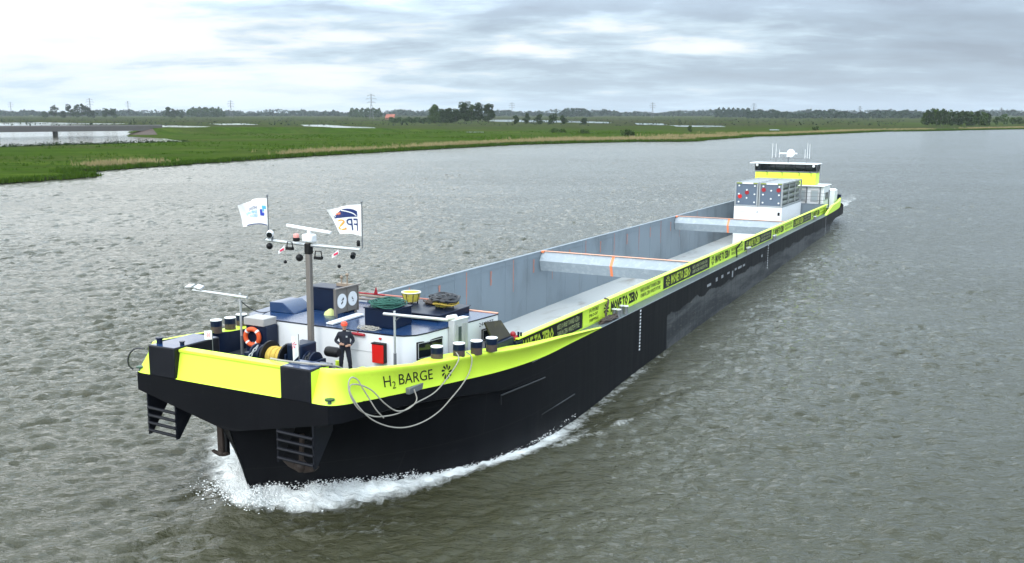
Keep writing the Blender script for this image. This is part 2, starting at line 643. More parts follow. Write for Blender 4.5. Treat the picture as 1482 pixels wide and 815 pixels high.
def make_river():
    ys = [10.0]
    while ys[-1] < 430:
        ys.append(ys[-1] + max(0.10, ys[-1] * 0.0046))
    while ys[-1] < 9000:
        ys.append(ys[-1] * 1.035)
    xs = [0.0]
    while xs[-1] < 28:
        xs.append(xs[-1] + 0.17)
    while xs[-1] < 320:
        xs.append(xs[-1] + max(0.17, xs[-1] * 0.0068))
    while xs[-1] < 9000:
        xs.append(xs[-1] * 1.12)
    xs = np.array([-x for x in xs[:0:-1]] + xs)
    ys = np.array(ys)
    X, Y = np.meshgrid(xs, ys)
    nx, ny = len(xs), len(ys)
    x, y = X.ravel(), Y.ravel()
    z = np.zeros_like(x)
    ox, oy = np.zeros_like(x), np.zeros_like(x)
    gust = sample_tile(fft_waves(256, 420.0, 75.0, 4.0, rad(80), 9, 0.6)[0], 420.0, x, y, rad(15))
    gust2 = sample_tile(fft_waves(256, 260.0, 28.0, 4.0, rad(80), 12, 0.6)[0], 260.0, x, y, rad(-30))
    g = np.clip(0.98 + 0.15 * gust + 0.10 * gust2, 0.62, 1.4)
    for size, peak, hs, wind, seed, spr, rot, chop in ((83.0, 4.6, 0.10, 82, 17, 3.0, 22, 1.1), (71.0, 1.7, 0.145, 82, 3, 4.0, 38, 1.2), (43.0, 0.95, 0.115, 66, 5, 3.0, 22, 1.1)):
        h, dx, dy = fft_waves(512, size, peak, hs, rad(wind), seed, spr)
        R_ = rad(rot)
        z += sample_tile(h, size, x, y, R_)
        a, b_ = sample_tile(dx, size, x, y, R_) * chop, sample_tile(dy, size, x, y, R_) * chop
        ox += a * math.cos(R_) - b_ * math.sin(R_)
        oy += a * math.sin(R_) + b_ * math.cos(R_)
    # sheltered, finer water on the barge's right hand, longer waves on the open left
    z *= np.interp(x, [-40, -5, 20, 60], [1.10, 1.05, 0.92, 0.92])
    far = np.clip((430 - y) / 200, 0, 1)
    z *= far
    z *= g
    # the barge's own waves
    u, v = to_barge(x, y)
    vw = np.interp(u, [p[0] for p in VW], [p[1] for p in VW])
    d = np.abs(v) - vw
    d = np.where(u < 0.9, np.hypot(np.abs(v), (0.9 - u)), d)
    on = (u > -12) & (u < 230)
    bow = 0.66 * np.exp(-(np.maximum(d, 0) / 1.0) ** 1.5) * np.exp(-np.maximum(u - 1.2, 0) / 4.2) * on
    z = z * (1 - 0.8 * np.exp(-np.maximum(d, 0) / 1.0) * ((u > 0) & (u < 99)))
    # crest leaving the bow, and the trough beside the shoulder
    dl = np.where(v > 0, v - (5.4 + 0.30 * (u - 6)), -v - (5.4 + 0.36 * (u - 6)))
    crest = 0.22 * np.exp(-(dl / 0.7) ** 2) * np.exp(-np.maximum(u - 8, 0) / 16.0) * np.clip((u - 3) / 4, 0, 1) * on
    trough = -0.22 * np.exp(-((u - 15) / 5) ** 2) * np.exp(-np.maximum(d, 0) / 2.5) * on
    dl2 = np.abs(np.abs(v) - (3.0 + 0.30 * (u - 98)))
    wake = 0.22 * np.exp(-(dl2 / 1.2) ** 2) * np.clip((u - 97) / 4, 0, 1) * np.exp(-np.maximum(u - 100, 0) / 40) * on
    z = z + bow + crest + trough + wake
    # foam cover
    dm = np.where(v > 0,
                  np.interp(u, [-0.6, 0.9, 1.5, 2.5, 4, 5.5, 7.5, 9.2, 10.5, 12, 14, 60, 99], [0.5, 1.5, 2.2, 2.3, 1.9, 1.4, 1.2, 1.25, 1.3, 1.3, 1.4, 1.2, 0.9]),
                  np.interp(u, [-0.6, 0.9, 2, 4, 6, 8, 12, 20, 99], [0.4, 1.4, 2.8, 3.4, 3.2, 2.6, 1.6, 0.7, 0.3]))
    dm = np.maximum(dm, 0.05)
    strength = np.interp(u, [-1.0, 0.2, 1, 9, 12, 15, 30, 98], [0.0, 0.9, 1.0, 0.95, 0.72, 0.50, 0.38, 0.28])
    foam = np.clip(1.25 - np.maximum(d, 0) / dm, 0, 1) * strength * (u < 99) * (u > -1)
    streak = (0.43 + 0.16 * np.sin(u * 2.3) * np.sin(u * 0.9 + 1)) * np.exp(-(dl / 0.42) ** 2) * np.clip((u - 6) / 3, 0, 1) * np.exp(-np.maximum(u - 17, 0) / 3.0) * (u < 40)
    streak2 = 0.52 * np.exp(-((d - 1.1) / 0.8) ** 2) * np.clip((u - 9) / 2, 0, 1) * np.exp(-np.maximum(u - 12, 0) / 7.0) * (u < 40)
    wash = (0.42 * np.exp(-(dl2 / 2.0) ** 2) + 0.45 * (np.abs(v) < 3.4) * (0.75 / 0.45)) * np.clip((u - 96.5) / 2, 0, 1) * np.exp(-np.maximum(u - 100, 0) / 55) * on
    foam = np.maximum.reduce([foam, streak, streak2, wash])
    # churned lumps in the white water, and sharpened wave crests elsewhere
    lump = sample_tile(fft_waves(512, 21.0, 0.8, 0.5, 0.3, 31, 0.3)[0], 21.0, x, y, 0.4)
    z = z + lump * np.clip(foam, 0, 1) * np.exp(-np.maximum(u - 2, 0) / 7.0) * 0.75 * on
    near_h = np.exp(-np.maximum(d, 0) / 1.0) * ((u > -1) & (u < 100))
    x = x + ox * g * far * (1 - near_h)
    y = y + oy * g * far * (1 - near_h)
    idx = np.arange(nx * ny).reshape(ny, nx)
    a, b_, c, d_ = idx[:-1, :-1].ravel(), idx[:-1, 1:].ravel(), idx[1:, 1:].ravel(), idx[1:, :-1].ravel()
    # no water inside the hull
    uc, vc = (u[a] + u[c]) / 2, (v[a] + v[c]) / 2
    inside = (np.abs(vc) < np.interp(uc, [p[0] for p in VW], [p[1] for p in VW]) - 0.45) & (uc > 2) & (uc < 97)
    keep = ~inside
    quads = np.stack([a, b_, c, d_], 1)[keep]
    me = bpy.data.meshes.new("river")
    me.vertices.add(nx * ny)
    me.vertices.foreach_set("co", np.stack([x, y, z], 1).astype(np.float32).ravel())
    nf = len(quads)
    me.loops.add(nf * 4)
    me.loops.foreach_set("vertex_index", quads.astype(np.int32).ravel())
    me.polygons.add(nf)
    me.polygons.foreach_set("loop_start", (np.arange(nf) * 4).astype(np.int32))
    me.update(calc_edges=True)
    me.shade_smooth()
    at = me.attributes.new("foam", 'FLOAT', 'POINT')
    at.data.foreach_set("value", foam.astype(np.float32))
    me.materials.append(mat_water(True))
    o = bpy.data.objects.new("river", me)
    COL.objects.link(o)
    o["kind"] = "structure"
    return o


def mat_water(foam):
    m = bpy.data.materials.new("river_water" if foam else "still_water")
    m.use_nodes = True
    t = m.node_tree
    b = t.nodes['Principled BSDF']
    g = N(t, 'ShaderNodeNewGeometry')
    pos = g.outputs['Position']
    body = mix_col(t, noise(t, mapping(t, pos, scale=(0.05, 0.05, 0.05)), 1.0, 3), (0.037, 0.037, 0.019), (0.051, 0.050, 0.028))
    b.inputs['IOR'].default_value = 1.333
    b.inputs['Roughness'].default_value = 0.06
    w1 = noise(t, mapping(t, pos, scale=(0.75, 2.1, 1.0), rot=(0, 0, rad(-14))), 1.1, 5.0, 0.62, 0.35)
    w2 = noise(t, mapping(t, pos, scale=(0.8, 1.6, 1.0), rot=(0, 0, rad(14))), 0.28, 3.0, 0.5, 0.2)
    w3 = noise(t, mapping(t, pos, scale=(0.8, 1.9, 1.0), rot=(0, 0, rad(-22))), 4.5, 4.0, 0.6, 0.3)
    h = math_node(t, 'ADD', math_node(t, 'MULTIPLY', w1, 0.22), math_node(t, 'MULTIPLY', w2, 0.16))
    h = math_node(t, 'ADD', h, math_node(t, 'MULTIPLY', w3, 0.085))
    bn = N(t, 'ShaderNodeBump')
    gp = noise(t, mapping(t, pos, scale=(0.022, 0.05, 0.03), rot=(0, 0, rad(-12))), 1.0, 4, 0.6, 0.8)
    h = math_node(t, 'MULTIPLY', h, ramp(t, gp, [(0.34, 0.70), (0.62, 1.0)]))
    bn.inputs['Strength'].default_value = 0.95 if foam else 0.12
    bn.inputs['Distance'].default_value = 1.0
    t.links.new(h, bn.inputs['Height'])
    t.links.new(bn.outputs[0], b.inputs['Normal'])
    if foam:
        at = N(t, 'ShaderNodeAttribute', attribute_name="foam")
        n1 = noise(t, mapping(t, pos, scale=(1, 1, 1)), 2.2, 8.0, 0.72, 0.8)
        n2 = noise(t, mapping(t, pos, scale=(1, 1, 1)), 0.55, 4.0, 0.6, 0.5)
        nn = math_node(t, 'ADD', math_node(t, 'MULTIPLY', n1, 0.72), math_node(t, 'MULTIPLY', n2, 0.28))
        f = math_node(t, 'SUBTRACT', math_node(t, 'ADD', at.outputs['Fac'], nn), 0.92)
        fm = ramp(t, f, [(0.0, 0.0), (0.16, 0.35), (0.38, 1.0)])
        # a few whitecap specks out on the river
        c = mix_col(t, fm, body, (0.88, 0.90, 0.88))
        t.links.new(c, b.inputs['Base Color'])
        sp_ = N(t, 'ShaderNodeSeparateXYZ')
        t.links.new(pos, sp_.inputs[0])
        wr = ramp(t, math_node(t, 'MULTIPLY', sp_.outputs['Y'], 0.002), [(0.0, 0.05), (0.12, 0.07), (0.5, 0.14), (1.0, 0.17)])   # wind-roughened open reach
        t.links.new(math_node(t, 'ADD', math_node(t, 'MULTIPLY', fm, 0.6), wr), b.inputs['Roughness'])
    else:
        t.links.new(body, b.inputs['Base Color'])
    return m


river = make_river()

# ---- land on the far (left) bank
BANK = [(-400, -60), (-230, 40), (-150, 105), (-118, 132), (-103, 151), (-93.9, 169.7), (-89.8, 176.7), (-87, 182.5), (-84.4, 187.6), (-88, 189.4), (-95, 193.5), (-97.5, 199), (-93, 207),
        (-88.4, 219.5), (-79.0, 240.9), (-60.5, 279.9), (-34, 324.4), (2.5, 381.3), (30, 404), (56.1, 420), (74, 421), (86, 430), (92, 446),
        (127.9, 502.1), (131, 514), (138, 519), (151, 526), (170, 548), (195.8, 576.8), (259.9, 652), (289.4, 664.4), (343.2, 704.6), (410.7, 749.9), (560, 850), (900, 1080),
        (1900, 1700), (4500, 2900), (8500, 4600)]


def bank_pts():
    out = []
    r = np.random.default_rng(5)
    for (x0, y0), (x1, y1) in zip(BANK[:-1], BANK[1:]):
        L = math.hypot(x1 - x0, y1 - y0)
        n = max(1, min(60, int(L / 4)))
        for i in range(n):
            f = i / n
            j = 0.45 if 0 < i else 0.2
            out.append((x0 + (x1 - x0) * f + r.normal() * j, y0 + (y1 - y0) * f + r.normal() * j))
    out.append(BANK[-1])
    return out


BK = bank_pts()
LAND_Z = 0.62


def mat_land():
    m = bpy.data.materials.new("meadow")
    m.use_nodes = True
    t = m.node_tree
    b = t.nodes['Principled BSDF']
    b.inputs['Roughness'].default_value = 0.95
    b.inputs['Specular IOR Level'].default_value = 0.0
    g = N(t, 'ShaderNodeNewGeometry')
    pos = g.outputs['Position']
    n1 = noise(t, mapping(t, pos, scale=(0.010, 0.022, 0.02), rot=(0, 0, rad(20))), 1.0, 6, 0.6, 0.5)
    n2 = noise(t, mapping(t, pos, scale=(0.14, 0.30, 0.2)), 1.0, 7, 0.65, 0.3)
    n3 = noise(t, mapping(t, pos, scale=(1.2, 2.2, 1.2)), 1.0, 4, 0.6)
    c = mix_col(t, ramp(t, n2, [(0.3, 0.0), (0.7, 1.0)]), (0.027, 0.054, 0.007), (0.060, 0.098, 0.014))
    c = mix_col(t, ramp(t, n1, [(0.47, 0.0), (0.62, 0.9)]), c, (0.062, 0.068, 0.024))
    n4 = noise(t, mapping(t, pos, scale=(0.03, 0.075, 0.05), rot=(0, 0, rad(16)), loc=(7, 3, 0)), 1.0, 5, 0.65, 0.6)
    c = mix_col(t, ramp(t, n4, [(0.54, 0.0), (0.66, 0.8)]), c, (0.085, 0.120, 0.020))
    c = mix_col(t, ramp(t, n4, [(0.30, 0.75), (0.42, 0.0)]), c, (0.026, 0.045, 0.010))
    c = mix_col(t, ramp(t, n3, [(0.35, 0.45), (0.6, 0.0)]), c, (0.026, 0.055, 0.006))
    # rougher, browner marsh inland
    s = N(t, 'ShaderNodeSeparateXYZ')
    t.links.new(pos, s.inputs[0])
    inl = ramp(t, math_node(t, 'MULTIPLY', math_node(t, 'SUBTRACT', s.outputs['Y'], 600), 0.001), [(0.0, 0.0), (0.22, 0.75), (1.0, 0.9)])
    nb = noise(t, mapping(t, pos, scale=(0.003, 0.014, 0.01)), 1.0, 5, 0.6)
    c = mix_col(t, math_node(t, 'MULTIPLY', inl, ramp(t, nb, [(0.40, 0.15), (0.55, 1.0)])), c, (0.045, 0.042, 0.027))
    t.links.new(c, b.inputs['Base Color'])
    bn = N(t, 'ShaderNodeBump')
    bn.inputs['Strength'].default_value = 0.9
    bn.inputs['Distance'].default_value = 0.6
    t.links.new(math_node(t, 'ADD', n3, math_node(t, 'MULTIPLY', n2, 1.6)), bn.inputs['Height'])
    t.links.new(bn.outputs[0], b.inputs['Normal'])
    return m


M_land = mat_land()


def make_land():
    mb = MB()
    top = [Vector((x, y, LAND_Z)) for x, y in BK] + [Vector((8500, 12000, LAND_Z)), Vector((-9000, 12000, LAND_Z)), Vector((-9000, -60, LAND_Z))]
    from mathutils.geometry import tessellate_polygon
    tri = tessellate_polygon([top])
    mb.v = list(top)
    for f in tri:
        a, b_, c = (top[i] for i in f)
        if (b_ - a).cross(c - a).z < 0:
            f = tuple(reversed(f))
        mb.f.append(tuple(f))
        mb.m.append(0)
    lo = []
    for i, (x, y) in enumerate(BK):
        x0, y0 = BK[max(0, i - 1)]
        x1, y1 = BK[min(len(BK) - 1, i + 1)]
        d = math.hypot(x1 - x0, y1 - y0)
        lo.append(Vector((x + (y1 - y0) / d * 0.9, y - (x1 - x0) / d * 0.9, -0.5)))
    mb.grid([top[:len(BK)], lo], 1)
    o = mb.build("meadow", [M_land, mat("bank_mud", (0.026, 0.032, 0.012), 0.9, spec=0.0, var=0.4, vscale=0.8)], frame=WORLD, smooth=0, fixn=False)
    o["kind"] = "structure"


make_land()


def inland_water(name, poly, z):
    mb = MB()
    # jittered outline so that the edge does not run straight
    r = np.random.default_rng(len(name) + int(abs(poly[0][0])))
    pts = []
    for (x0, y0), (x1, y1) in zip(poly, poly[1:] + poly[:1]):
        for i in range(5):
            f = i / 5
            L = math.hypot(x1 - x0, y1 - y0)
            pts.append((x0 + (x1 - x0) * f + r.normal() * L * 0.012, y0 + (y1 - y0) * f + r.normal() * L * 0.012, z))
    mb.poly(pts)
    o = mb.build(name, M_still, frame=WORLD, smooth=0)
    o["kind"] = "structure"
    return o


M_still = mat_water(False)
CAMX = lambda px, y: (px - 741) / FOC * (y * math.cos(rad(10.353)) + (CAM_H - LAND_Z) * math.sin(rad(10.353)))   # ground x seen at photo column px, at distance y
def G(px, py, z=LAND_Z):
    """ground point seen in the photograph at (px, py): where the thing stands in the place"""
    p = rad(10.353)
    a, b_ = (px - 741) / FOC, (407.5 - py) / FOC
    d = Vector((a, math.cos(p) + b_ * math.sin(p), -math.sin(p) + b_ * math.cos(p)))
    s = (z - CAM_H) / d.z
    return d.x * s, d.y * s


inland_water("side_channel", [G(-160, 214), G(0, 212.5), G(100, 209), G(200, 206.5), G(268, 205), G(236, 200.5), G(190, 198), G(187, 190.5), G(196, 184.6), G(150, 181.2), G(0, 179.2), G(-160, 179.2)], LAND_Z + 0.05)
inland_water("marsh_pool", [G(-60, 178.3), G(60, 177.4), G(186, 179.2), G(150, 180.3), G(0, 178.8)], LAND_Z + 0.05)
inland_water("marsh_pool", [G(205, 182), G(250, 181.6), G(305, 183.3), G(290, 184.6), G(230, 184)], LAND_Z + 0.05)
inland_water("marsh_pool", [G(303, 179.3), G(352, 178.8), G(375, 180.6), G(318, 180.9)], LAND_Z + 0.05)
inland_water("marsh_pool", [G(435, 180.8), G(470, 180.6), G(500, 183), G(540, 184.3), G(545, 186.2), G(505, 186.5), G(478, 184.5), G(440, 182.6)], LAND_Z + 0.05)
inland_water("marsh_pool", [G(672, 190.6), G(700, 190.6), G(700, 192), G(676, 192)], LAND_Z + 0.05)
inland_water("marsh_pool", [G(712, 173.4), G(745, 173.4), G(840, 175.4), G(885, 177), G(880, 178.6), G(820, 177.4), G(712, 176.2)], LAND_Z + 0.05)
inland_water("marsh_pool", [G(918, 178.4), G(962, 179), G(966, 181.2), G(924, 180.6)], LAND_Z + 0.05)
inland_water("marsh_pool", [G(965, 181.4), G(1045, 182.2), G(1050, 183.8), G(985, 183.6)], LAND_Z + 0.05)
inland_water("marsh_pool", [G(1112, 187.2), G(1128, 187.2), G(1126, 188.8), G(1114, 188.8)], LAND_Z + 0.05)
inland_water("marsh_pool", [G(1180, 190), G(1205, 189.6), G(1230, 190.4), G(1190, 191.6)], LAND_Z + 0.05)
inland_water("marsh_pool", [G(1010, 182.8), G(1034, 183.4), G(1024, 184.4)], LAND_Z + 0.05)

# ------------------------------------------------------------------ the barge
barge = thing("barge", "long empty black cargo barge with lime bow, open hold and banners along its side", "barge", P(48, 0, -4.6))
VD = [(0.02, 3.95), (0.4, 4.20), (1.2, 4.36), (3, 4.66), (5, 5.03), (8, 5.5), (11, 5.72), (14, 5.725), (92, 5.725), (95, 5.68), (97, 5.2), (99, 4.0), (100, 2.6)]
WD = [(0, -.21), (.4, -.23), (3, -.46), (5, -.60), (8, -.80), (11, -.92), (14, -.93), (82, -.93), (90, -.80), (96.5, -.62), (100, -.55)]
WB = [(0, -.79), (2.4, -.82), (4.7, -1.05), (7.2, -1.42), (8.5, -1.60), (11, -1.70), (82, -1.70), (95, -1.7), (100, -1.6)]
TOPC = [(0, 0.04), (0.9, 1.5), (1.9, 2.6), (2.9, 3.4), (4.9, 4.5), (6.9, 5.15), (8.9, 5.55), (11, 5.72), (14, 5.725)]
WATC = [(0, 0.03), (1.1, .9), (2.1, 1.7), (3.1, 2.6), (4.1, 3.4), (5.1, 4.1), (6.6, 4.9), (8.1, 5.35), (10.1, 5.68), (12, 5.725), (14, 5.725)]
STERN_T = [(88, 5.725), (92, 5.6), (95, 5.3), (97, 4.7), (99, 3.4), (99.6, 2.4)]
STERN_W = [(82, 5.725), (86, 5.55), (89, 4.9), (92, 3.8), (95, 2.4), (97, 1.2), (98.5, 0.3)]


def hull():
    mb = MB()
    us = [0.02, 0.15, 0.4, 0.8, 1.2, 2, 3, 4, 5, 6, 7, 8, 9, 10, 11, 12.5, 14] + list(np.arange(17, 83, 3.0)) + [84, 86, 88, 90, 92, 94, 95, 96, 97, 98, 99, 99.6]
    stem = [(-1.57, 0.08), (-3.8, 0.84), (-5.6, 1.45)]
    for sg in (1, -1):
        # sheer belt
        rows = []
        for w_i in range(3):
            row = []
            for u in us:
                v = interp(u, VD)
                a, b_ = interp(u, WD), interp(u, WB)
                row.append(P(u, sg * v, a + (b_ - a) * w_i / 2))
            rows.append(row)
        mb.grid(rows)
        # under side of the flare: front edge and belt edge, in to the head of the lower hull
        tops = []
        n = 44
        B, T = [], []
        for i in range(n + 1):
            f = i / n
            if f < 0.35:
                q = f / 0.35
                v = q * 3.95
                w = -1.57 + (0.0 if v < .25 else (v - .25) / (3.95 - .25) * .78)
                B.append(P(0.02, sg * v, w))
            else:
                q = (f - 0.35) / 0.65
                u = 0.02 + q * 13.98
                B.append(P(u, sg * interp(u, VD), interp(u, WB)))
            s = (f ** 1.25) * 13.92
            u = 0.08 + s
            wt = interp(u, [(0.08, -1.57), (1, -1.45), (2, -1.25), (3, -1.1), (4.7, -1.16), (7, -1.46), (8.5, -1.62), (11, -1.70), (14, -1.70)])
            T.append(P(u, sg * min(interp(s, TOPC), interp(u, VD)), wt))
        B[-1] = T[-1] = P(14, sg * 5.725, -1.70)
        mb.grid([B, T])
        # lower hull, bow
        rows = []
        wl = [-2.1, -2.6, -3.2, -3.8, -4.4, -5.0, -5.6]
        rows.append(T)
        for w in wl:
            us_ = interp(-w, [(-a, b_) for a, b_ in stem])
            row = []
            for i in range(n + 1):
                s = ((i / n) ** 1.25) * 13.92
                k = min(1.0, max(0.0, (-1.6 - w) / 2.6))
                v = interp(s, TOPC) * (1 - k) + interp(s, WATC) * k
                u = us_ + s * (14 - us_) / 13.92
                row.append(P(u, sg * v, w))
            rows.append(row)
        mb.grid(rows)
        # midbody and stern
        um = [u for u in us if u >= 14]
        rows = [[P(u, sg * min(interp(u, VD), 5.725 if u < 88 else interp(u, STERN_T)), interp(u, WB)) for u in um]]
        for w in wl:
            k = min(1.0, max(0.0, (-1.7 - w) / 1.3))
            row = []
            for u in um:
                row.append(P(u if u < 96 else 96 + (u - 96) * (1 - 0.5 * k), sg * (interp(u, STERN_T) * (1 - k) + interp(u, STERN_W) * k), w))
            rows.append(row)
        mb.grid(rows)
        # bow plate, one side
        mb.poly([P(0.02, 0, -.21), P(0.02, sg * 3.95, -.21), P(0.02, sg * 3.95, -.79), P(0.02, sg * .25, -1.57), P(0.02, 0, -1.57)])
    # transom and bottom
    mb.poly([P(99.6, -2.4, -.55), P(99.6, 2.4, -.55), P(99.6, 2.2, -1.6), P(99.6, -2.2, -1.6)])
    mb.poly([P(12, -5.6, -5.55), P(86, -5.6, -5.55), P(86, 5.6, -5.55), P(12, 5.6, -5.55)])
    return mb.build("hull", M_hull, barge, smooth=30)


hl = hull()
# half-round fender bars on the shoulder
for (u0, w0, u1, w1) in ((8.0, -1.72, 11.3, -1.80), (11.1, -3.27, 14.3, -3.26)):
    mb = MB()
    vv = lambda u, w: (interp(u, VD) if w > -2 else interp(u - 1.0, WATC)) + 0.0
    mb.tube([P(u0 + 0.02, vv(u0, w0) - .02, w0 - 0.35)] + [P(u0 + (u1 - u0) * i / 8, vv(u0 + (u1 - u0) * i / 8, w0), w0 + (w1 - w0) * i / 8) for i in range(9)], 0.035, 6)
    mb.build("fender_bar", M_black, hl)
# draught marks
for (u, w0, w1, n, s) in ((22.55, -1.0, -3.15, 13, 0.085), (52.7, -0.95, -2.9, 10, 0.07), (81.6, -1.0, -3.2, 30, 0.06)):
    mb = MB()
    for i in range(n):
        w = w0 + (w1 - w0) * i / n
        mb.bx(u - s, u + s, 5.726, 5.730, w - (w0 - w1) / n * 0.55, w)
    mb.build("draught_scale", M_white, hl)
for (u, w, a, b_) in ((35.4, -1.62, .45, .08), (37.2, -1.52, .22, .12), (38.6, -1.52, .25, .10), (41.35, -1.72, .16, .22), (40.2, -1.5, .3, .06), (42.2, -1.5, .25, .07), (43.4, -1.52, .5, .08), (44.6, -1.53, .3, .07), (50.5, -1.55, .2, .10)):
    mb = MB()
    mb.bx(u - a, u + a, 5.726, 5.731, w - b_, w + b_)
    mb.build("hull_mark", mat("chalk_mark", (0.26, 0.27, 0.28), 0.7, var=0.3, vscale=9), hl)

# ---- bulwark of the bow
BB = [(0.02, 3.36, -.2), (0.02, 3.75, -.2), (0.12, 4.02, -.21), (0.4, 4.20, -.23), (1.2, 4.36, -.31), (3, 4.66, -.46), (5, 5.03, -.60), (8, 5.5, -.80), (11, 5.72, -.92), (14, 5.725, -.93),
      (17.2, 5.725, -.93)]
BT = [(0.42, 3.36, .74), (0.48, 3.62, .72), (0.68, 3.86, .69), (1.0, 4.02, .65), (1.6, 4.20, .58), (2.8, 4.56, .43), (4.3, 4.85, .25), (6.5, 5.22, .08), (9.5, 5.60, -.22), (13, 5.70, -.50),
      (17.2, 5.722, -.90)]
NB = 90
BBs, BTs = catmull(BB, NB), catmull(BT, NB)
LEDGE = [(0.4, .14), (3.6, .16), (4.6, .62), (5.5, .72), (8, .62), (9.8, .34), (13, .14), (17.2, .05)]


def bulwark_at(u, t, off=0.0):
    """point on the outer face of the port bow bulwark, t = 0 at the deck edge, 1 at the rail"""
    t = min(max(t, 0.0), 1.0)
    Q = BBs * (1 - t) + BTs * t
    p = np.array([np.interp(u, Q[10:, 0], Q[10:, k]) for k in (1, 2)])
    return P(u, p[0] + off, p[1])


for sg in (1, -1):
    mb = MB()
    b_ = [P(u, sg * v, w) for u, v, w in BBs]
    tt = [P(u, sg * v, w) for u, v, w in BTs]
    mid = [p + (q - p) * 0.86 for p, q in zip(b_, tt)]
    lip = [q + Vector((sg * 0.035, -0.02, 0.0)) for q in tt]
    mb.grid([b_, mid, tt])
    inn = []
    for u, v, w in BTs:
        inn.append(P(u + (.12 if u < 1.0 else 0), sg * (v - interp(u, LEDGE) * (1 if u > 1.2 else .8)), w + 0.0))
    # rail: a rolled lip and a flat top
    mb.grid([mid, [p + (q - p) * 0.93 + Vector((sg * 0.03, -0.01, 0)) for p, q in zip(b_, tt)], [q + Vector((sg * 0.035, -0.015, 0.0)) for q in tt], [q + Vector((0, 0, .035)) for q in tt], [q + Vector((0, 0, .035)) for q in inn]])
    # cheek plate against the push post
    mb.poly([P(0.02, sg * 3.362, -.2), P(0.42, sg * 3.362, .76), P(0.85, sg * 3.362, .74), P(0.85, sg * 3.362, -.2)])
    mb.poly([P(0.02, sg * 3.362, -.2), P(0.02, sg * 3.364, .74), P(0.30, sg * 3.364, .76), P(0.85, sg * 3.364, .74), P(0.85, sg * 3.364, -.2)])
    bw_ = mb.build("bow_bulwark", M_yel, barge, smooth=40)
    mb = MB()
    mb.grid([[q + Vector((0, 0, .033)) for q in inn], [P(p.y, p.x, interp(p.y, [(0, -.50), (5, -.55), (10, -.85), (12, -.94), (18, -.94)])) for p in inn]])
    mb.build("bulwark_lining", M_navy, bw_)
    if sg > 0:
        # the name on the port bow
        mb = MB()
        x0u, scale = 2.12, 0.315

        def put(body, u0, t0, hgt, xs=1.0):
            vs, fs = text2d(body, 3)
            mb.mesh2d(vs, fs, lambda x, y: bulwark_at(u0 + x * hgt * xs, t0 + y * hgt / (interp(u0 + x * hgt * xs, [(1.5, .92), (3, .88), (5, .80), (6, .76)])), 0.012))
            return u0 + vs[:, 0].max() * hgt * xs
        ue = put("H", 2.14, 0.34, 0.34)
        ue = put("2", ue + 0.05, 0.24, 0.23)
        put("BARGE", ue + 0.15, 0.34, 0.34, 1.04)
        vs, fs = pinwheel()
        mb.mesh2d(vs, fs, lambda x, y: bulwark_at(5.0 + x * .26, .52 + y * .25 / .78, 0.014))
        mb.build("name_lettering", M_ink, bw_, smooth=0, fixn=False)
        mb = MB()
        mb.box(4.42, 4.81, 3.05, 3.95, -.52, -.31)
        fr = mb.build("fairlead_box", M_grey, bw_, bevel=0.02)

# middle bulwark between the push posts
mb = MB()
prof = [(0.0, -.20), (0.02, -.205), (0.085, -.17), (0.25, .62), (0.20, .66), (0.20, .74), (0.52, .76), (0.52, .70), (0.34, .66), (0.30, -.2)]
mb.grid([[P(u, v, w) for u, w in prof] for v in (-2.20, -1.1, 0, 1.1, 2.17)])
mb.poly([P(u, -2.20, w) for u, w in prof])
mb.poly([P(u, 2.17, w) for u, w in prof])
mb.build("front_bulwark", M_yel, barge, smooth=25)
# push posts
for sg in (1, -1):
    mb = MB()
    mb.bx(0.0, 0.92 if sg > 0 else 2.0, min(sg * 2.19, sg * 3.355), max(sg * 2.19, sg * 3.355), -.22, .80)
    pp = mb.build("push_post", M_post, barge, bevel=0.035)
    mb = MB()
    mb.bx(0.05, 0.88 if sg > 0 else 1.95, min(sg * 2.24, sg * 3.31), max(sg * 2.24, sg * 3.31), .801, .806)
    mb.build("top_plate", M_roof, pp)
    if sg < 0:
        for (u, v, r, h) in ((0.33, -3.18, .095, .20), (0.52, -2.36, .07, .12)):
            mb = MB()
            mb.lathe([(r, 0), (r, h * .8), (r * 1.35, h * .82), (r * 1.35, h)], P(u, v, .806), 14)
            mb.build("small_bitt", M_navy, pp)
# little green roller fairleads on the ledges of the bow
for v in (3.92, -3.92):
    mb = MB()
    mb.lathe([(.09, 0), (.06, .05), (.06, .09), (.15, .11), (.15, .15), (.05, .17)], P(0.16, v, -.17), 14)
    mb.build("roller_fairlead", mat("dark_green_paint", (0.02, 0.07, 0.04), 0.4), barge)

# anchor pockets: grating in front, two cheeks
for sg in (1, -1):
    va, vb = (1.98, 3.36) if sg > 0 else (-3.55, -2.30)
    for v in (va, vb):
        mb = MB()
        mb.prism([P(.03, v - .03, -.8), P(.03, v - .03, -2.27), P(.14, v - .03, -2.27), P(.95, v - .03, -1.28), P(.95, v - .03, -.85)], P(0, .06, 0))
        pk = mb.build("anchor_pocket", M_post, barge)
    for i, w in enumerate((-1.30, -1.56, -1.84, -2.14) if sg > 0 else (-1.36, -1.62, -1.88, -2.14)):
        mb = MB()
        mb.tube([P(.04, va, w + .01), P(.04, vb, w - 0.02)], .055, 8)
        mb.build("grating_bar", M_post, pk)

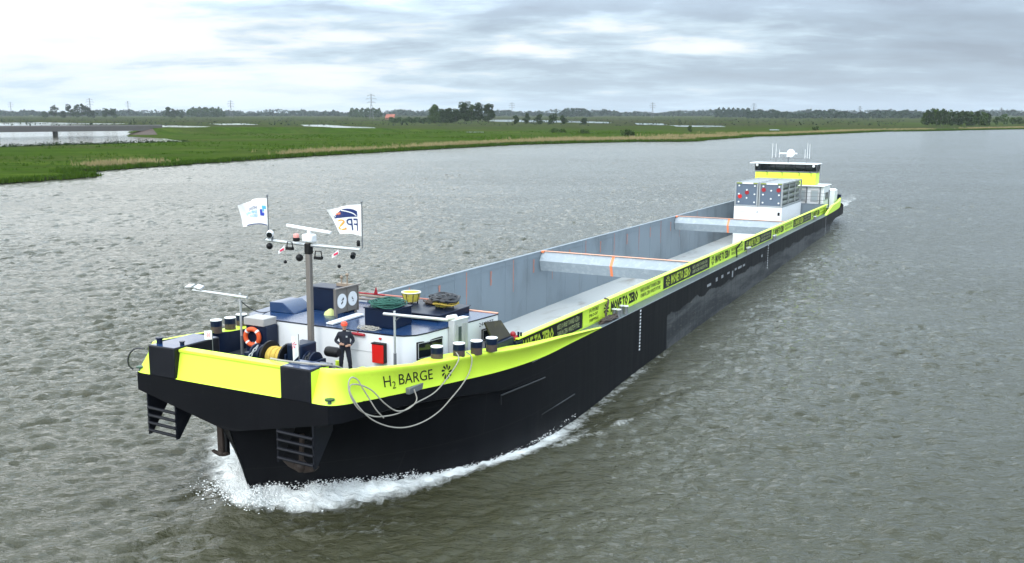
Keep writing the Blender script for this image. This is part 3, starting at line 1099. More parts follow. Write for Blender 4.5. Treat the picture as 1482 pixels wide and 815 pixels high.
# decks
mb = MB()
rows = []
for u in (0.3, 1, 2, 3, 4, 5, 6, 7, 8, 9, 10.2):
    v = interp(u, VD) - .06
    w = interp(u, [(0, -.50), (5, -.55), (10, -.85), (12, -.94)])
    rows.append([P(u, v * q, w) for q in (-1, -.5, 0, .5, 1)])
mb.grid(rows)
mb.build("foredeck", M_deck, barge)
for sg in (1, -1):
    mb = MB()
    rows = []
    for u in list(np.arange(10.2, 86, 2.5)) + [86]:
        rows.append([P(u, sg * 5.02, -.938), P(u, sg * 5.722, -.938)])
    mb.grid(rows)
    # low edge strip of the side deck
    mb.grid([[P(u, sg * 5.62, -.934), P(u, sg * 5.70, -.90), P(u, sg * 5.722, -.932)] for u in np.arange(17, 82, 5.0)])
    mb.build("side_deck", M_sided, barge)

# hold
mb = MB()
for sg in (1, -1):
    for k in range(25):                                   # plates between the frames
        u0, u1 = 10.3 + k * 3.024, 10.3 + (k + 1) * 3.024
        mb.grid([[P(u0, sg * 5.0, -.02), P((u0 + u1) / 2, sg * 5.0 + (.012 if k % 2 else -.012) * sg, -.02), P(u1, sg * 5.0, -.02)],
                 [P(u0, sg * 5.0, -3.85), P((u0 + u1) / 2, sg * 5.0 + (.012 if k % 2 else -.012) * sg, -3.85), P(u1, sg * 5.0, -3.85)]])
mb.poly([P(10.3, -5, -.02), P(10.3, 5, -.02), P(10.3, 5, -3.85), P(10.3, -5, -3.85)])
mb.poly([P(85.9, -5, -.02), P(85.9, 5, -.02), P(85.9, 5, -3.85), P(85.9, -5, -3.85)])
for sg in (1, -1):
    for k in range(1, 25):
        u = 10.3 + k * 3.024
        mb.bx(u - .02, u + .02, sg * 4.995 - .004, sg * 4.995 + .004, -3.8, -.05)
    mb.bx(10.4, 85.8, sg * 4.99 - .006, sg * 4.99 + .006, -.36, -.32)
hold = mb.build("hold_wall", M_hold, barge, smooth=20)
mb = MB()
mb.poly([P(10.3, -5, -3.85), P(85.9, -5, -3.85), P(85.9, 5, -3.85), P(10.3, 5, -3.85)])
mb.build("hold_floor", M_floor, barge, smooth=0)
mb = MB()
mb.bx(10.22, 85.98, -5.22, -4.98, -.06, 0.0)              # starboard coaming flange, grey
mb.bx(10.22, 85.98, -5.06, -5.01, -.94, -.06)
mb.bx(10.22, 10.32, -4.98, 4.97, -.06, 0.0)
mb.bx(85.88, 85.98, -4.98, 4.97, -.06, 0.0)
mb.bx(85.99, 86.1, -5.0, 5.0, -.94, -.06)
mb.build("hatch_coaming", M_hold, barge)
mb = MB()
mb.bx(9.9, 85.98, 4.97, 5.24, -.055, 0.0)
mb.build("port_coaming_rail", M_yel, barge, bevel=0.012)
mb = MB()
mb.bx(9.9, 85.98, 5.012, 5.06, -.94, -.055)
mb.build("port_coaming", M_yel, barge)
# orange survey marks sprayed on the starboard hold wall
M_spray = mat("faded_spray_mark", (0.42, 0.19, 0.15), 0.7, var=0.25, vscale=7)
for i, u in enumerate(np.arange(15.0, 72, 2.9)):
    mb = MB()
    if i % 2 == 0:
        for q in range(5):
            mb.bx(u - .10 + .02 * (q % 2), u + .10 - .03 * (q % 3), -4.988, -4.985, -.59 - q * .17, -.42 - q * .17)
    else:
        mb.bx(u - .05, u + .05, -4.988, -4.985, -1.5, -.1)
        mb.bx(u - .03, u + .03, -4.988, -4.985, -2.1, -1.5)
    mb.build("sprayed_mark", M_spray, hold)

# banners along the port coaming
def letter(mb, body, u0, u1, w0, hgt, mi, v=5.100):
    vs, fs = text2d(body, 1, .045 if hgt > .3 else .015)
    L = vs[:, 0].max()
    mb.mesh2d(vs, fs, lambda x, y: P(u0 + x / L * (u1 - u0), v, w0 + y * hgt), mi)


bounds = [10.0, 16.55, 28.1] + [28.1 + 9.583 * k for k in range(1, 7)]
for i in range(len(bounds) - 1):
    u0, u1 = bounds[i] + .03, bounds[i + 1] - .03
    u1 = min(u1, 85.7)
    black = i % 2 == 0
    mb = MB()
    mb.grid([[P(u, 5.085, -.10), P(u, 5.088, -.5), P(u, 5.085, -.86)] for u in np.linspace(u0, u1, 8)], 0)
    if black:
        mb.bx(u0, u1, 5.06, 5.084, -.105, -.085, 0)
    L = u1 - u0
    k1 = 1
    if i == 0:                                              # only the tail end shows above the bulwark
        letter(mb, "MOVE TO ZERO", u0 + 0.3, u0 + 3.4, -.72, .46, 1)
        letter(mb, "NIKE'S JOURNEY TOWARD A ZERO", u0 + 3.75, u1 - .35, -.44, .21, 2)
        letter(mb, "CARBON, ZERO WASTE FUTURE", u0 + 3.75, u1 - .35, -.74, .21, 2)
    else:
        s = u0
        if i == 1:
            s = u0 + 2.1
            for q, b_ in enumerate(("FUTURE", "PROOF", "SHIPPING")):
                letter(mb, b_, u0 + .75, u0 + 1.85 - .1 * (q % 2), -.32 - q * .22, .14, 2)
        vs, fs = pinwheel(9, .25)
        e = s + .75
        mb.mesh2d(vs, fs, lambda x, y: P(e + x * .36, 5.101, -.49 + y * .31), 1 if black else 3)
        letter(mb, "MOVE TO ZERO", s + 1.35, s + 5.2, -.72, .46, 1 if black else 3)
        letter(mb, "NIKE'S JOURNEY TOWARD A ZERO", s + 5.6, u1 - .5, -.44, .19, 2)
        letter(mb, "CARBON, ZERO WASTE FUTURE", s + 5.6, u1 - .5, -.72, .19, 2)
    bn = mb.build("side_banner", [M_ink if black else M_yel, M_limetext, M_palegreen if black else M_inktext, M_ink], barge, smooth=0, fixn=False)
    bn["label"] = ("black" if black else "lime green") + " banner with MOVE TO ZERO lettering"

# cross beams
for uu in (33.4, 62.7):
    mb = MB()
    pr_ = [(0.28, -.005), (-0.18, -.60), (0.06, -1.27), (0.22, -1.27), (0.42, -.64), (0.42, -.005)]
    mb.grid([[P(uu + a, v, b_) for a, b_ in pr_ + pr_[:1]] for v in (-4.985, -2.5, 0, 2.5, 4.985)], 0)
    bm_ = mb.build("cross_beam", M_beam, barge, smooth=20)
    mb = MB()
    mb.bx(uu + .17, uu + .43, -4.98, 4.96, -.002, .012)
    mb.build("painted_edge", M_peach, bm_)
    mb = MB()
    for a, b_ in zip(pr_[:2], pr_[1:3]):
        mb.poly([P(uu + a[0] - .012, -.09, a[1]), P(uu + a[0] - .012, .09, a[1]), P(uu + b_[0] - .012, .09, b_[1]), P(uu + b_[0] - .012, -.09, b_[1])])
    mb.build("painted_stripe", M_orange, bm_, fixn=False)
    mb = MB()
    mb.bx(uu + .1, uu + .34, -4.98, -4.82, -.10, .03)
    mb.build("orange_block", M_orange, bm_)

# ---- deckhouse on the bow
RW = 0.92
HOUSE = [(4.72, 0.0), (4.72, 2.6), (4.74, 3.05), (4.86, 3.42), (5.12, 3.70), (5.6, 3.84), (6.6, 3.98), (8.2, 4.22), (9.75, 4.42)]
out = [(u, v) for u, v in HOUSE] + [(9.75, 0)]
def ring(w, off=0.0):
    r = []
    for u, v in HOUSE:
        k = off
        r.append(P(u - (k if u < 5.0 else 0), v + (k if u > 4.8 else 0), w))
    l = [Vector((-p.x, p.y, p.z)) for p in reversed(r[1:])]
    return l + r
mb = MB()
mb.grid([ring(-.95), ring(RW - .05)], 0)
mb.poly([P(9.75, -4.42, -.95), P(9.75, 4.42, -.95), P(9.75, 4.42, RW - .05), P(9.75, -4.42, RW - .05)], 0)
house = mb.build("deckhouse", M_white, barge, smooth=40)
mb = MB()
mb.grid([ring(RW - .055, .012), ring(RW - .002, .05), ring(RW, .03)], 0)
rt = mb.build("roof_edge", M_navy, house)
mb = MB()
rr = ring(RW, .031)
mb.poly(rr)
roof = mb.build("roof", M_roof, house, smooth=0)
mb = MB()
mb.bx(9.70, 9.80, -4.42, 4.42, RW + .001, RW + .03)
mb.build("orange_edge", M_peach, roof)
mb = MB()
mb.bx(4.708, 4.717, .9, 2.29, .20, .22)
mb.build("wall_seam", M_lgrey, house)


def wall_v(u):
    return interp(u, [(5.12, 3.70), (5.6, 3.84), (6.6, 3.98), (8.2, 4.22), (9.75, 4.42)])


def wallbox(name, u0, u1, w0, w1, d0, d1, m_, parent, bevel=0.0, mbx=None):
    mb = MB()
    mb.prism([P(u0, wall_v(u0) + d0, w0), P(u1, wall_v(u1) + d0, w0), P(u1, wall_v(u1) + d1, w0), P(u0, wall_v(u0) + d1, w0)], P(0, 0, w1 - w0))
    return mb.build(name, m_, parent, bevel=bevel)


for (u0, u1, w0, w1) in ((5.15, 6.45, .0, .64), (8.70, 9.35, .02, .48)):
    wn = wallbox("window", u0, u1, w0, w1, -.02, .035, M_ink, house, bevel=.04)
    c = (u0 + u1) / 2
    mb = MB()
    for a_, b2_, e_, f_ in ((u0 + .04, u1 - .04, w1 - .065, w1 - .045), (u0 + .04, u1 - .04, w0 + .045, w0 + .065), (u0 + .04, u0 + .06, w0 + .065, w1 - .065), (u1 - .06, u1 - .04, w0 + .065, w1 - .065)):
        mb.prism([P(a_, wall_v(a_) + .036, e_), P(b2_, wall_v(b2_) + .036, e_), P(b2_, wall_v(b2_) + .046, e_), P(a_, wall_v(a_) + .046, e_)], P(0, 0, f_ - e_))
    mb.build("inner_rim", M_lgrey, wn)
    wallbox("pane", u0 + .07, c - .03, w0 + .07, w1 - .07, .036, .040, M_glass, wn)
    wallbox("pane", c + .03, u1 - .07, w0 + .07, w1 - .07, .036, .040, M_glass, wn)
vent = wallbox("louvre_cabinet", 6.75, 7.55, -.62, 1.16, .02, .26, M_lgrey, house, bevel=.015)
mb = MB()
for k in range(7):
    u = 6.80 + k * .1
    if 2 <= k <= 3:
        continue
    mb.prism([P(u, wall_v(u) + .262, -.5), P(u + .05, wall_v(u + .05) + .262, -.5), P(u + .05, wall_v(u + .05) + .285, -.5), P(u, wall_v(u) + .285, -.5)], P(0, 0, 1.5))
mb.build("louvre", M_galv, vent)
wallbox("dark_slot", 6.99, 7.16, -.3, .9, .262, .268, mat("dark_green_glass", (0.05, 0.07, 0.065), 0.3), vent)
wallbox("white_cap", 6.73, 7.57, 1.16, 1.19, .01, .28, M_white, vent)
# small writing on the house side
mb = MB()
def wtext(body, u0, u1, w0, h):
    vs, fs = text2d(body, 1)
    L = vs[:, 0].max()
    mb.mesh2d(vs, fs, lambda x, y: P(u0 + x / L * (u1 - u0), wall_v(u0 + x / L * (u1 - u0)) + .008, w0 + y * h))
wtext("24-1277", 8.55, 9.45, .60, .15)
mb.build("registration_lettering", M_ink, house, smooth=0, fixn=False)

# bollards
BOLL = [(5.05, 4.60, .15), (5.92, 4.95, .12), (6.70, 5.20, .08), (7.45, 5.40, .06)]
BOLS = [(4.20, -4.52, .27), (5.05, -4.66, .20), (6.0, -4.98, .13)]
for (u, v, w) in BOLL + BOLS:
    h = .50
    mb = MB()
    mb.lathe([(.205, 0), (.205, h * .50)], P(u, v, w), 22, 1)
    mb.lathe([(.207, h * .50), (.207, h * .93)], P(u, v, w), 22, 0)
    b_ = mb.build("bollard", [M_navy, M_brown], barge)
    mb = MB()
    mb.lathe([(.214, h * .93), (.214, h * .98), (.14, h)], P(u, v, w), 22)
    mb.build("bollard_cap", M_white, b_)

# ---- stern: bulwark, accommodation, wheelhouse
for sg in (1, -1):
    mb = MB()
    rows_b, rows_t, rows_i = [], [], []
    for u in (() if sg > 0 else ()) + ((81.9, 83, 84.5, 86, 88, 90) if sg > 0 else (88.5, 90)) + ( 92, 94, 95, 96, 97, 98, 99, 99.6):
        v = min(interp(u, VD), interp(u, STERN_T) + .05)
        wb, wt = interp(u, WD), interp(u, [(81.9, -.90), (83, -.62), (86, -.12), (90, -.02), (95.7, .17), (99.6, .25)])
        rows_b.append(P(u, sg * (v + .004), wb))
        rows_t.append(P(u, sg * v, wt))
        rows_i.append(P(u, sg * (v - .22), wt + .01))
    mb.grid([rows_b, rows_t, rows_i, [P(p.y, p.x - sg * .03, -.93) for p in rows_i]])
    mb.build("stern_bulwark", M_yel, barge)
mb = MB()
mb.bx(86.15, 99.5, -5.0, 5.0, -.95, -.93)
mb.build("aft_deck", M_deck, barge)
mb = MB()
mb.bx(86.9, 91.6, -4.55, 4.55, -.93, 1.86)
ah = mb.build("aft_house", M_white, barge, bevel=.12)
for (v0, v1) in ((3.15, 4.0), (1.7, 2.6), (-4.1, -3.2)):
    mb = MB()
    mb.bx(86.86, 86.898, v0, v1, .15, 1.45)
    wn = mb.build("window", M_lgrey, ah, bevel=.02)
    mb = MB()
    mb.bx(86.85, 86.862, v0 + .1, v1 - .1, .25, 1.35)
    mb.build("pane", mat("pale_glass", (0.40, 0.45, 0.47), 0.12), wn)
for u0, w0, u1, w1 in ((88.2, .35, 88.9, 1.15), (89.3, .35, 89.9, 1.15), (90.4, -.7, 91.1, 1.3)):
    mb = MB()
    mb.bx(u0, u1, 4.548, 4.58, w0, w1)
    wn = mb.build("door" if w0 < 0 else "window", M_navy if w0 < 0 else M_ink, ah, bevel=.03)
for v in (2.75, 4.2, 1.5):
    mb = MB()
    mb.tube([P(86.6, v, -.9), P(86.6, v, 1.78)], .07, 8)
    mb.build("stanchion", M_grey, ah)
mb = MB()
mb.bx(86.5, 91.9, -4.65, 4.65, 1.862, 1.93)
mb.build("house_roof", M_white, ah, bevel=.03)
for w in (.35, .75, 1.15):
    mb = MB()
    mb.tube([P(86.55, 1.2, w), P(86.55, 4.7, w), P(90, 4.75, w)], .022, 6)
    mb.build("guard_rail", M_grey, ah)
mb = MB()
mb.bx(92.6, 95.0, 3.6, 4.9, -.9, 1.15)
mb.build("deck_locker", M_white, barge, bevel=.05)
mb = MB()
mb.bx(96.2, 97.6, 3.2, 4.4, -.3, 1.1)
mb.build("vent_box", M_white, barge, bevel=.05)
for u, v in ((95.2, 5.1), (96.3, 4.8), (84.6, 5.45), (85.3, 5.45)):
    mb = MB()
    mb.lathe([(.2, 0), (.2, .5), (.24, .51), (.24, .58)], P(u, v, -.05 if u > 90 else -.93), 14)
    mb.build("bollard", M_navy, barge)

wh = None
mb = MB()
prof = [(0.0, 1.93), (-.10, 3.28)]
fw = [(88.0, -3.45), (88.0, 3.45)]
mb.prism([P(88.0, -3.40, 1.94), P(88.0, 3.40, 1.94), P(90.5, 3.40, 1.94), P(90.5, -3.40, 1.94)], P(0, 0, 1.36))
wh = mb.build("wheelhouse", M_yel, barge, bevel=.10)
mb = MB()
mb.bx(87.97, 90.53, -3.43, 3.43, 3.301, 3.44)
mb.build("window_sill", M_grey, wh)
mb = MB()
b0 = [P(88.0, -3.36, 3.44), P(88.0, 3.36, 3.44), P(90.45, 3.36, 3.44), P(90.45, -3.36, 3.44)]
b1 = [P(87.86, -3.44, 4.215), P(87.86, 3.44, 4.215), P(90.5, 3.44, 4.215), P(90.5, -3.44, 4.215)]
mb.grid([b0, b1], 0, closed=True)
wd_ = mb.build("window_band", M_glass, wh, smooth=0)
mb = MB()
for v in (-3.36, -2.2, -1.1, 0, 1.1, 2.2, 3.36):
    mb.obox(P(87.92, v * 1.012, 3.82), (.025, 0, 0), P(.03, 0, 0), P(-.07, 0, .36))
for u in (89.2, 90.4):
    mb.obox(P(u, 3.43, 3.79), (.02, 0, 0), (0, .05, 0), (0, 0, .36))
mb.build("mullion", M_ink, wd_)
mb = MB()
mb.prism([P(87.62, -4.0, 4.22), P(87.62, 3.55, 4.22), P(90.9, 3.58, 4.22), P(90.9, -4.0, 4.22)], P(0, 0, .11))
mb.build("roof", M_white, wh, bevel=.05)
for v in (-3.15, 3.15):
    mb = MB()
    mb.lathe([(.10, -.14), (.16, 0), (.16, .05)], P(87.72, v, 4.06), 12, axis='y')
    mb.build("flood_lamp", M_white, wh)
for v in (-.3, 1.6, -2.0, 2.9):
    mb = MB()
    mb.tube([P(87.9, v, 2.9), P(87.8, v + .02, 3.25), P(87.78, v - .18, 3.36)], .03, 6)
    mb.build("wiper_arm", M_ink, wh)

# radar and aerials above the wheelhouse roof
rd = thing("radar_mast", "low white radar and aerial rack standing on the wheelhouse roof", "radar mast", P(90, 0, 4.31))
mb = MB()
mb.tube([P(90, -1.9, 4.88), P(90, 2.35, 4.80)], .035, 6)
mb.tube([P(90, -.1, 4.31), P(90, -.1, 5.0)], .09, 8)
for v in (-1.5, 2.0):
    mb.tube([P(90, v, 4.31), P(90, v, 4.85)], .04, 6)
mb.build("rack", M_grey, rd)
mb = MB()
mb.ball(P(90, .15, 5.42), .46, 16, sz=1.02)
mb.build("satellite_dome", M_white, rd)
mb = MB()
mb.bx(89.4, 89.6, -1.0, .95, 5.34, 5.48)
mb.tube([P(89.5, -.1, 5.0), P(89.5, -.1, 5.36)], .1, 8)
mb.build("radar_scanner", M_white, rd)
for v, h in ((-1.95, 1.65), (-1.55, 1.6), (-1.15, .95), (2.0, 1.7), (2.25, 1.6), (1.75, 1.0)):
    mb = MB()
    mb.tube([P(90, v, 4.82), P(90, v, 4.9 + h)], .024, 6, r2=.016)
    mb.build("whip_aerial", M_white, rd)

# ---- containers
base = thing("equipment_container", "white windowless steel equipment box in the hold under the gas containers", "container", P(80, 0, -3.845))
mb = MB()
mb.bx(74.6, 85.4, -2.42, 2.42, -3.845, .25)
eb = mb.build("body", M_white, base, bevel=.04)
mb = MB()
mb.bx(74.57, 74.598, 2.02, 2.24, -.55, -.22)
mb.build("dark_vent", M_ink, base)
mb = MB()
for v0, v1 in ((-2.1, -.05), (.55, 1.9)):
    mb.bx(74.585, 74.598, v0, v1, -.30, -.26)
mb.bx(74.585, 74.598, -.1, 0.1, -.36, -.16)
mb.build("panel_seam", M_lgrey, base)
mb = MB()
for k in range(26):
    u = 74.8 + k * .405
    mb.bx(u, u + .16, 2.418, 2.438, -3.6, .12)
mb.build("side_rib", M_white, base)


def gas_container(v0, label, red):
    g = thing("gas_cylinder_container", label, "container", P(80, v0 + 1.2, .262), group="hydrogen containers on the hold")
    va, vb = v0, v0 + 2.39
    w0, w1, u0, u1 = .262, 2.72, 74.62, 85.3
    mb = MB()
    t = .075
    for v in (va + t, vb - t):
        for u in (u0 + t, u1 - t):
            mb.bx(u - t, u + t, v - t, v + t, w0, w1)
        for w in (w0 + t, w1 - t):
            mb.bx(u0 + 2 * t, u1 - 2 * t, v - t, v + t, w - t, w + t)
        for k in range(1, 3):
            u = u0 + (u1 - u0) * k / 3
            mb.bx(u - .07, u + .07, v - .05, v + .05, w0 + 2 * t, w1 - 2 * t)
    for u in (u0 + t, u1 - t):
        for w in (w0 + t, w1 - t):
            mb.bx(u - t, u + t, va + 2 * t, vb - 2 * t, w - t, w + t)
    for k in range(1, 6):
        u = u0 + (u1 - u0) * k / 6
        mb.bx(u - .06, u + .06, va + 2 * t, vb - 2 * t, w1 - .1, w1 - .002)
    mb.build("frame", M_frame, g, bevel=.012)
    mb = MB()
    mb.bx(u0 + .06, u0 + .10, va + 2 * t, vb - 2 * t, w0 + 2 * t, w1 - 2 * t)
    fp = mb.build("end_panel", M_cont, g)
    mb = MB()
    mb.bx(u0 - .012, u0 - .002, va + .75, vb - .55, w1 - .16, w1 - .02)
    mb.build("white_plate", M_white, g)
    mb = MB()
    mb.bx(u0 - .012, u0 - .002, va + .18, va + .70, w1 - .15, w1 - .02)
    mb.bx(u0 - .012, u0 - .002, vb - .50, vb - .1, w1 - .15, w1 - .02)
    mb.build("olive_plate", mat("olive_plate", (0.25, 0.30, 0.06), 0.5), g)
    mb = MB()
    for k in range(6):
        ua = u0 + (u1 - u0) * k / 6 + .12
        mb.bx(ua, ua + (u1 - u0) / 6 - .24, va + .2, vb - .2, w1 - .07, w1 - .05)
    mb.build("roof_panel", mat("roof_panel_grey", (0.42, 0.45, 0.46), 0.4, 0.2, var=.15), g)
    dots = [(.36, 2.14), (1.95, 2.14), (1.16, 1.72), (.36, 1.30), (1.95, 1.30), (1.16, .90), (.36, .48), (1.95, .48)]
    for v, w in dots:
        mb = MB()
        mb.lathe([(.085, -.07), (.085, 0), (.05, .03)], P(u0 + .01, va + .08 + v, w0 - .03 + w), 12, axis='y')
        mb.build("valve_cap", M_white, fp)
    for v, w, m_ in red:
        mb = MB()
        c = P(u0 + .045, va + .08 + v, w0 - .03 + w)
        mb.prism([c + Vector((.22 * math.cos(math.pi / 4 * q + .39), 0, .22 * math.sin(math.pi / 4 * q + .39))) for q in range(8)], P(-.03, 0, 0))
        mb.build("red_marker", m_, fp)
    for q, w in enumerate((.62, 1.18, 1.74, 2.30)):
        for v in (va + .40, (va + vb) / 2, vb - .40):
            mb = MB()
            r = .275
            mb.lathe([(.06, 0), (.16, .06), (r, .25), (r, u1 - u0 - .9), (.16, u1 - u0 - .7), (.06, u1 - u0 - .64)], P(u0 + .35, v, w), 14, axis='y')
            mb.build("gas_cylinder", M_cyl, g)
    return g


gas_container(-2.42, "left grey container of gas cylinders with one bright and one dark red marker", [(1.16, 1.46, M_dred), (.46, 1.04, M_orange if False else M_red)])
gas_container(.03, "right grey container of gas cylinders with two dark red markers near its top", [(.40, 1.78, M_dred), (1.88, 1.78, M_dred)])

# ---- things on the bow
# mast with arms, lamps and radar
mast = thing("signal_mast", "tall grey brown mast with cross arm and white radar in front of the deckhouse", "mast", P(4.15, -.02, -.52))
mb = MB()
mb.bx(4.06, 4.24, -.11, .08, -.52, 3.95)
mb.build("pole", M_mast, mast, bevel=.03)
mb = MB()
mb.bx(4.04, 4.26, -.13, .10, 3.55, 3.92)
mb.build("head_clamp", M_ink, mast, bevel=.03)
mb = MB()
mb.tube([P(4.15, -1.90, 3.92), P(4.15, -.1, 3.86)], .055, 8)
mb.tube([P(4.15, .05, 3.86), P(4.15, 2.17, 3.84)], .055, 8)
mb.build("cross_arm", M_galv, mast)
mb = MB()
mb.bx(3.97, 4.29, -.18, .26, 3.96, 4.25)
rb = mb.build("radar_box", M_white, mast, bevel=.06)
mb = MB()
mb.obox(P(4.13, .02, 4.42), P(0, .96, -.075), P(.05, 0, 0), P(0, .004, .05))
mb.tube([P(4.13, .04, 4.25), P(4.13, .04, 4.40)], .07, 10)
mb.build("scanner_bar", M_white, rb, bevel=.02)
def lamp_head(parent, c, d, r=.11, name="spot_lamp", m_=None):
    mb = MB()
    c = Vector(c); d = Vector(d).normalized()
    mb.tube([c, c + d * r * 1.8], r, 12)
    o = mb.build(name, m_ or M_white, parent)
    mb = MB()
    mb.tube([c + d * r * 1.81, c + d * r * 1.9], r * .86, 12)
    mb.build("lens", M_glass, o)
    return o
lamp_head(mast, P(4.1, -1.66, 4.18), P(-1, .6, -.25), .12)
mb = MB(); mb.tube([P(4.12, -1.60, 3.9), P(4.12, -1.60, 4.12)], .04, 6); mb.build("bracket", M_grey, mast)
mb = MB(); mb.ball(P(4.1, -1.72, 3.72), .12, 12); mb.build("camera_dome", M_ink, mast)
mb = MB(); mb.ball(P(4.0, -.30, 3.42), .13, 12); mb.build("camera_dome", M_ink, mast)
mb = MB(); mb.lathe([(.09, 0), (.12, .03), (.12, .12)], P(4.0, -.42, 3.98), 12); mb.build("lamp_base", M_ink, mast)
mb = MB(); mb.lathe([(.10, 0), (.10, .10), (.08, .13)], P(4.0, -.42, 4.11), 12); mb.build("signal_lamp", mat("pale_red_lamp", (.75, .30, .26), .3), mast)
for (v, w, l) in ((-.72, 3.86, .26), (.52, 3.62, .30)):
    mb = MB()
    a, b_ = v - l / 2, v + l / 2
    mb.tube([P(4.0, a, w - .12), P(4.0, a + .03, w + .08), P(4.0, b_ - .03, w + .08), P(4.0, b_, w - .12)], .022, 6)
    mb.bx(3.93, 4.07, a, b_, w - .2, w - .1)
    mb.build("flood_lamp", M_ink, mast)
lamp_head(mast, P(4.1, 1.92, 3.68), P(-1, .5, -.6), .09, "spot_lamp", M_ink)
for v, w in ((-1.78, 4.08), (2.12, 4.02)):
    mb = MB(); mb.lathe([(.05, 0), (.06, .02), (.06, .16), (.04, .2)], P(4.12, v, w - .06), 10); mb.build("navigation_light", M_ink, mast)
# two little bird pennants with black balls hanging below the arm
for v, w, lab in ((-1.07, 3.48, "small white and red pennant with a black ball hanging under the left mast arm"), (1.28, 3.50, "small white and red pennant with a black ball hanging under the right mast arm")):
    pn = thing("hanging_pennant", lab, "pennant", P(4.15, v, w))
    mb = MB(); mb.tube([P(4.15, v, 3.85), P(4.15, v, w - .3)], .006, 5); mb.build("line", M_ropeg, pn)
    mb = MB(); mb.ball(P(4.15, v, w - .28), .065, 12); mb.build("ball", M_ink, pn)
    mb = MB()
    mb.grid([[P(4.15 + .03 * math.sin(5 * s), v - s * .28, w + .14 - s * .16 + t * .20 * (1 - s * .5)) for t in (0, .5, 1)] for s in (0, .33, .66, 1)])
    cl = mb.build("cloth", M_flag, pn)
    mb = MB()
    mb.grid([[P(4.12 + .03 * math.sin(5 * s), v - s * .28, w + .17 - s * .16 + t * .07) for t in (0, 1)] for s in (.15, .4, .7)])
    mb.build("red_band", M_fred, cl)


def flag(name, label, pole_v, pole_w0, pole_w1, F, art, cat="flag", u=4.15, pr=.022):
    """F(s, t): s along the fly, t up the hoist; art: list of (verts, faces, material) in s-t space, seen mirrored from behind"""
    fl = thing(name, label, cat, P(u, pole_v, pole_w0))
    mb = MB()
    mb.tube([P(u, pole_v, pole_w0), P(u, pole_v, pole_w1)], pr, 8)
    if pr > .015:
        mb.ball(P(u, pole_v, pole_w1 + .02), pr * 2, 8)
    mb.build("pole", M_grey, fl)
    mb = MB()
    mb.grid([[F(i / 24, j / 14) for j in range(15)] for i in range(25)])
    cl = mb.build("cloth", M_flag, fl, smooth=60)
    mats_, mb = [], MB()
    for vs, fs, m_ in art:
        if m_ not in mats_:
            mats_.append(m_)
        for off in (-.010, .010):
            def fn(x, y, off=off):
                e = 1e-3
                p = F(x, y)
                n = (F(x + e, y) - p).cross(F(x, y + e) - p).normalized()
                return p + n * off
            mb.mesh2d(vs, fs, fn, mats_.index(m_))
    if art:
        mb.build("emblem", mats_, cl, smooth=0, fixn=False)
    return fl


def txt_art(body, s0, s1, t0, h, m_):
    vs, fs = text2d(body, 2)
    L = vs[:, 0].max()
    return [(s0 + x / L * (s1 - s0), t0 + y * h) for x, y in vs], fs, m_


def quad_art(pts, m_):
    return pts, [tuple(range(len(pts)))], m_


def strip_art(top, bot, m_):
    n = len(top)
    return list(top) + list(bot), [(i, i + 1, n + i + 1, n + i) for i in range(n - 1)], m_


def F_left(s, t):
    return P(4.15 + .13 * math.sin(s * 8.0 + t * 2.2) * s ** .7 + .05 * math.sin(s * 17 - t * 3) * s, -1.79 - 1.36 * s + .10 * s * (1 - t), 4.42 + .98 * t - .20 * s * t - .06 * s * s + .05 * math.sin(4.5 * s))


artL = [txt_art("HOLLAND", .34, .70, .60, .13, M_fnavy), txt_art("SHIPYARDS", .34, .82, .44, .12, M_fcyan), txt_art("GROUP", .34, .60, .30, .11, M_fcyan),
        quad_art([(.07, .72), (.20, .72), (.20, .50), (.15, .50), (.15, .60), (.07, .60)][::1], M_fcyan),
        quad_art([(.15, .34), (.27, .34), (.27, .58), (.21, .58), (.21, .46), (.15, .46)][::1], M_fblue),
        strip_art([(.04 + .08 * i, .035) for i in range(11)], [(.04 + .08 * i, .0) for i in range(11)], M_fnavy)]
flag("house_flag", "white flag with dark and pale blue mirrored lettering on the left arm of the mast", -1.79, 3.95, 5.47, F_left, artL)


def F_right(s, t):
    k = s ** 1.6
    return P(4.15 + .15 * math.sin(s * 7.5 + t * 1.8) * s ** .7 + .05 * math.sin(s * 16 - t * 3) * s, 2.26 - 1.50 * s + .42 * k * (1 - t) ** 1.3, 4.30 + 1.06 * t - .20 * s * t - .02 * s + .14 * k * (1 - t) + .03 * math.sin(5 * s))


hump = [(.13 + .8 * i / 12, .60 + .30 * math.sin(math.pi * min(1, (i / 12) * 1.0)) ** .7 * (1 - .35 * i / 12)) for i in range(13)]
swoosh = [(.16, .62)] + [(.16 + .40 * i / 8, .66 + .24 * (i / 8) ** .8) for i in range(9)]
artR = [txt_art("FP", .14, .42, .14, .40, M_fnavy), txt_art("S", .46, .72, .14, .40, M_forange),
        strip_art([(.14 + .08 * i, .60 + .30 * math.sin(math.pi * (.18 + .80 * i / 9.5)) ** .8) for i in range(10)], [(.14 + .08 * i, .60) for i in range(10)], M_fnavy)]
wav = [(.60 + .03 * i, .73 + (.06 if i % 2 else 0)) for i in range(7)]
flR = flag("company_flag", "white flag with navy roof emblem and mirrored FPS lettering, right end of mast arm", 2.26, 3.90, 5.42, F_right, artR)
mb = MB()
emb = [c for c in flR.children if c.name.startswith("cloth")][0]
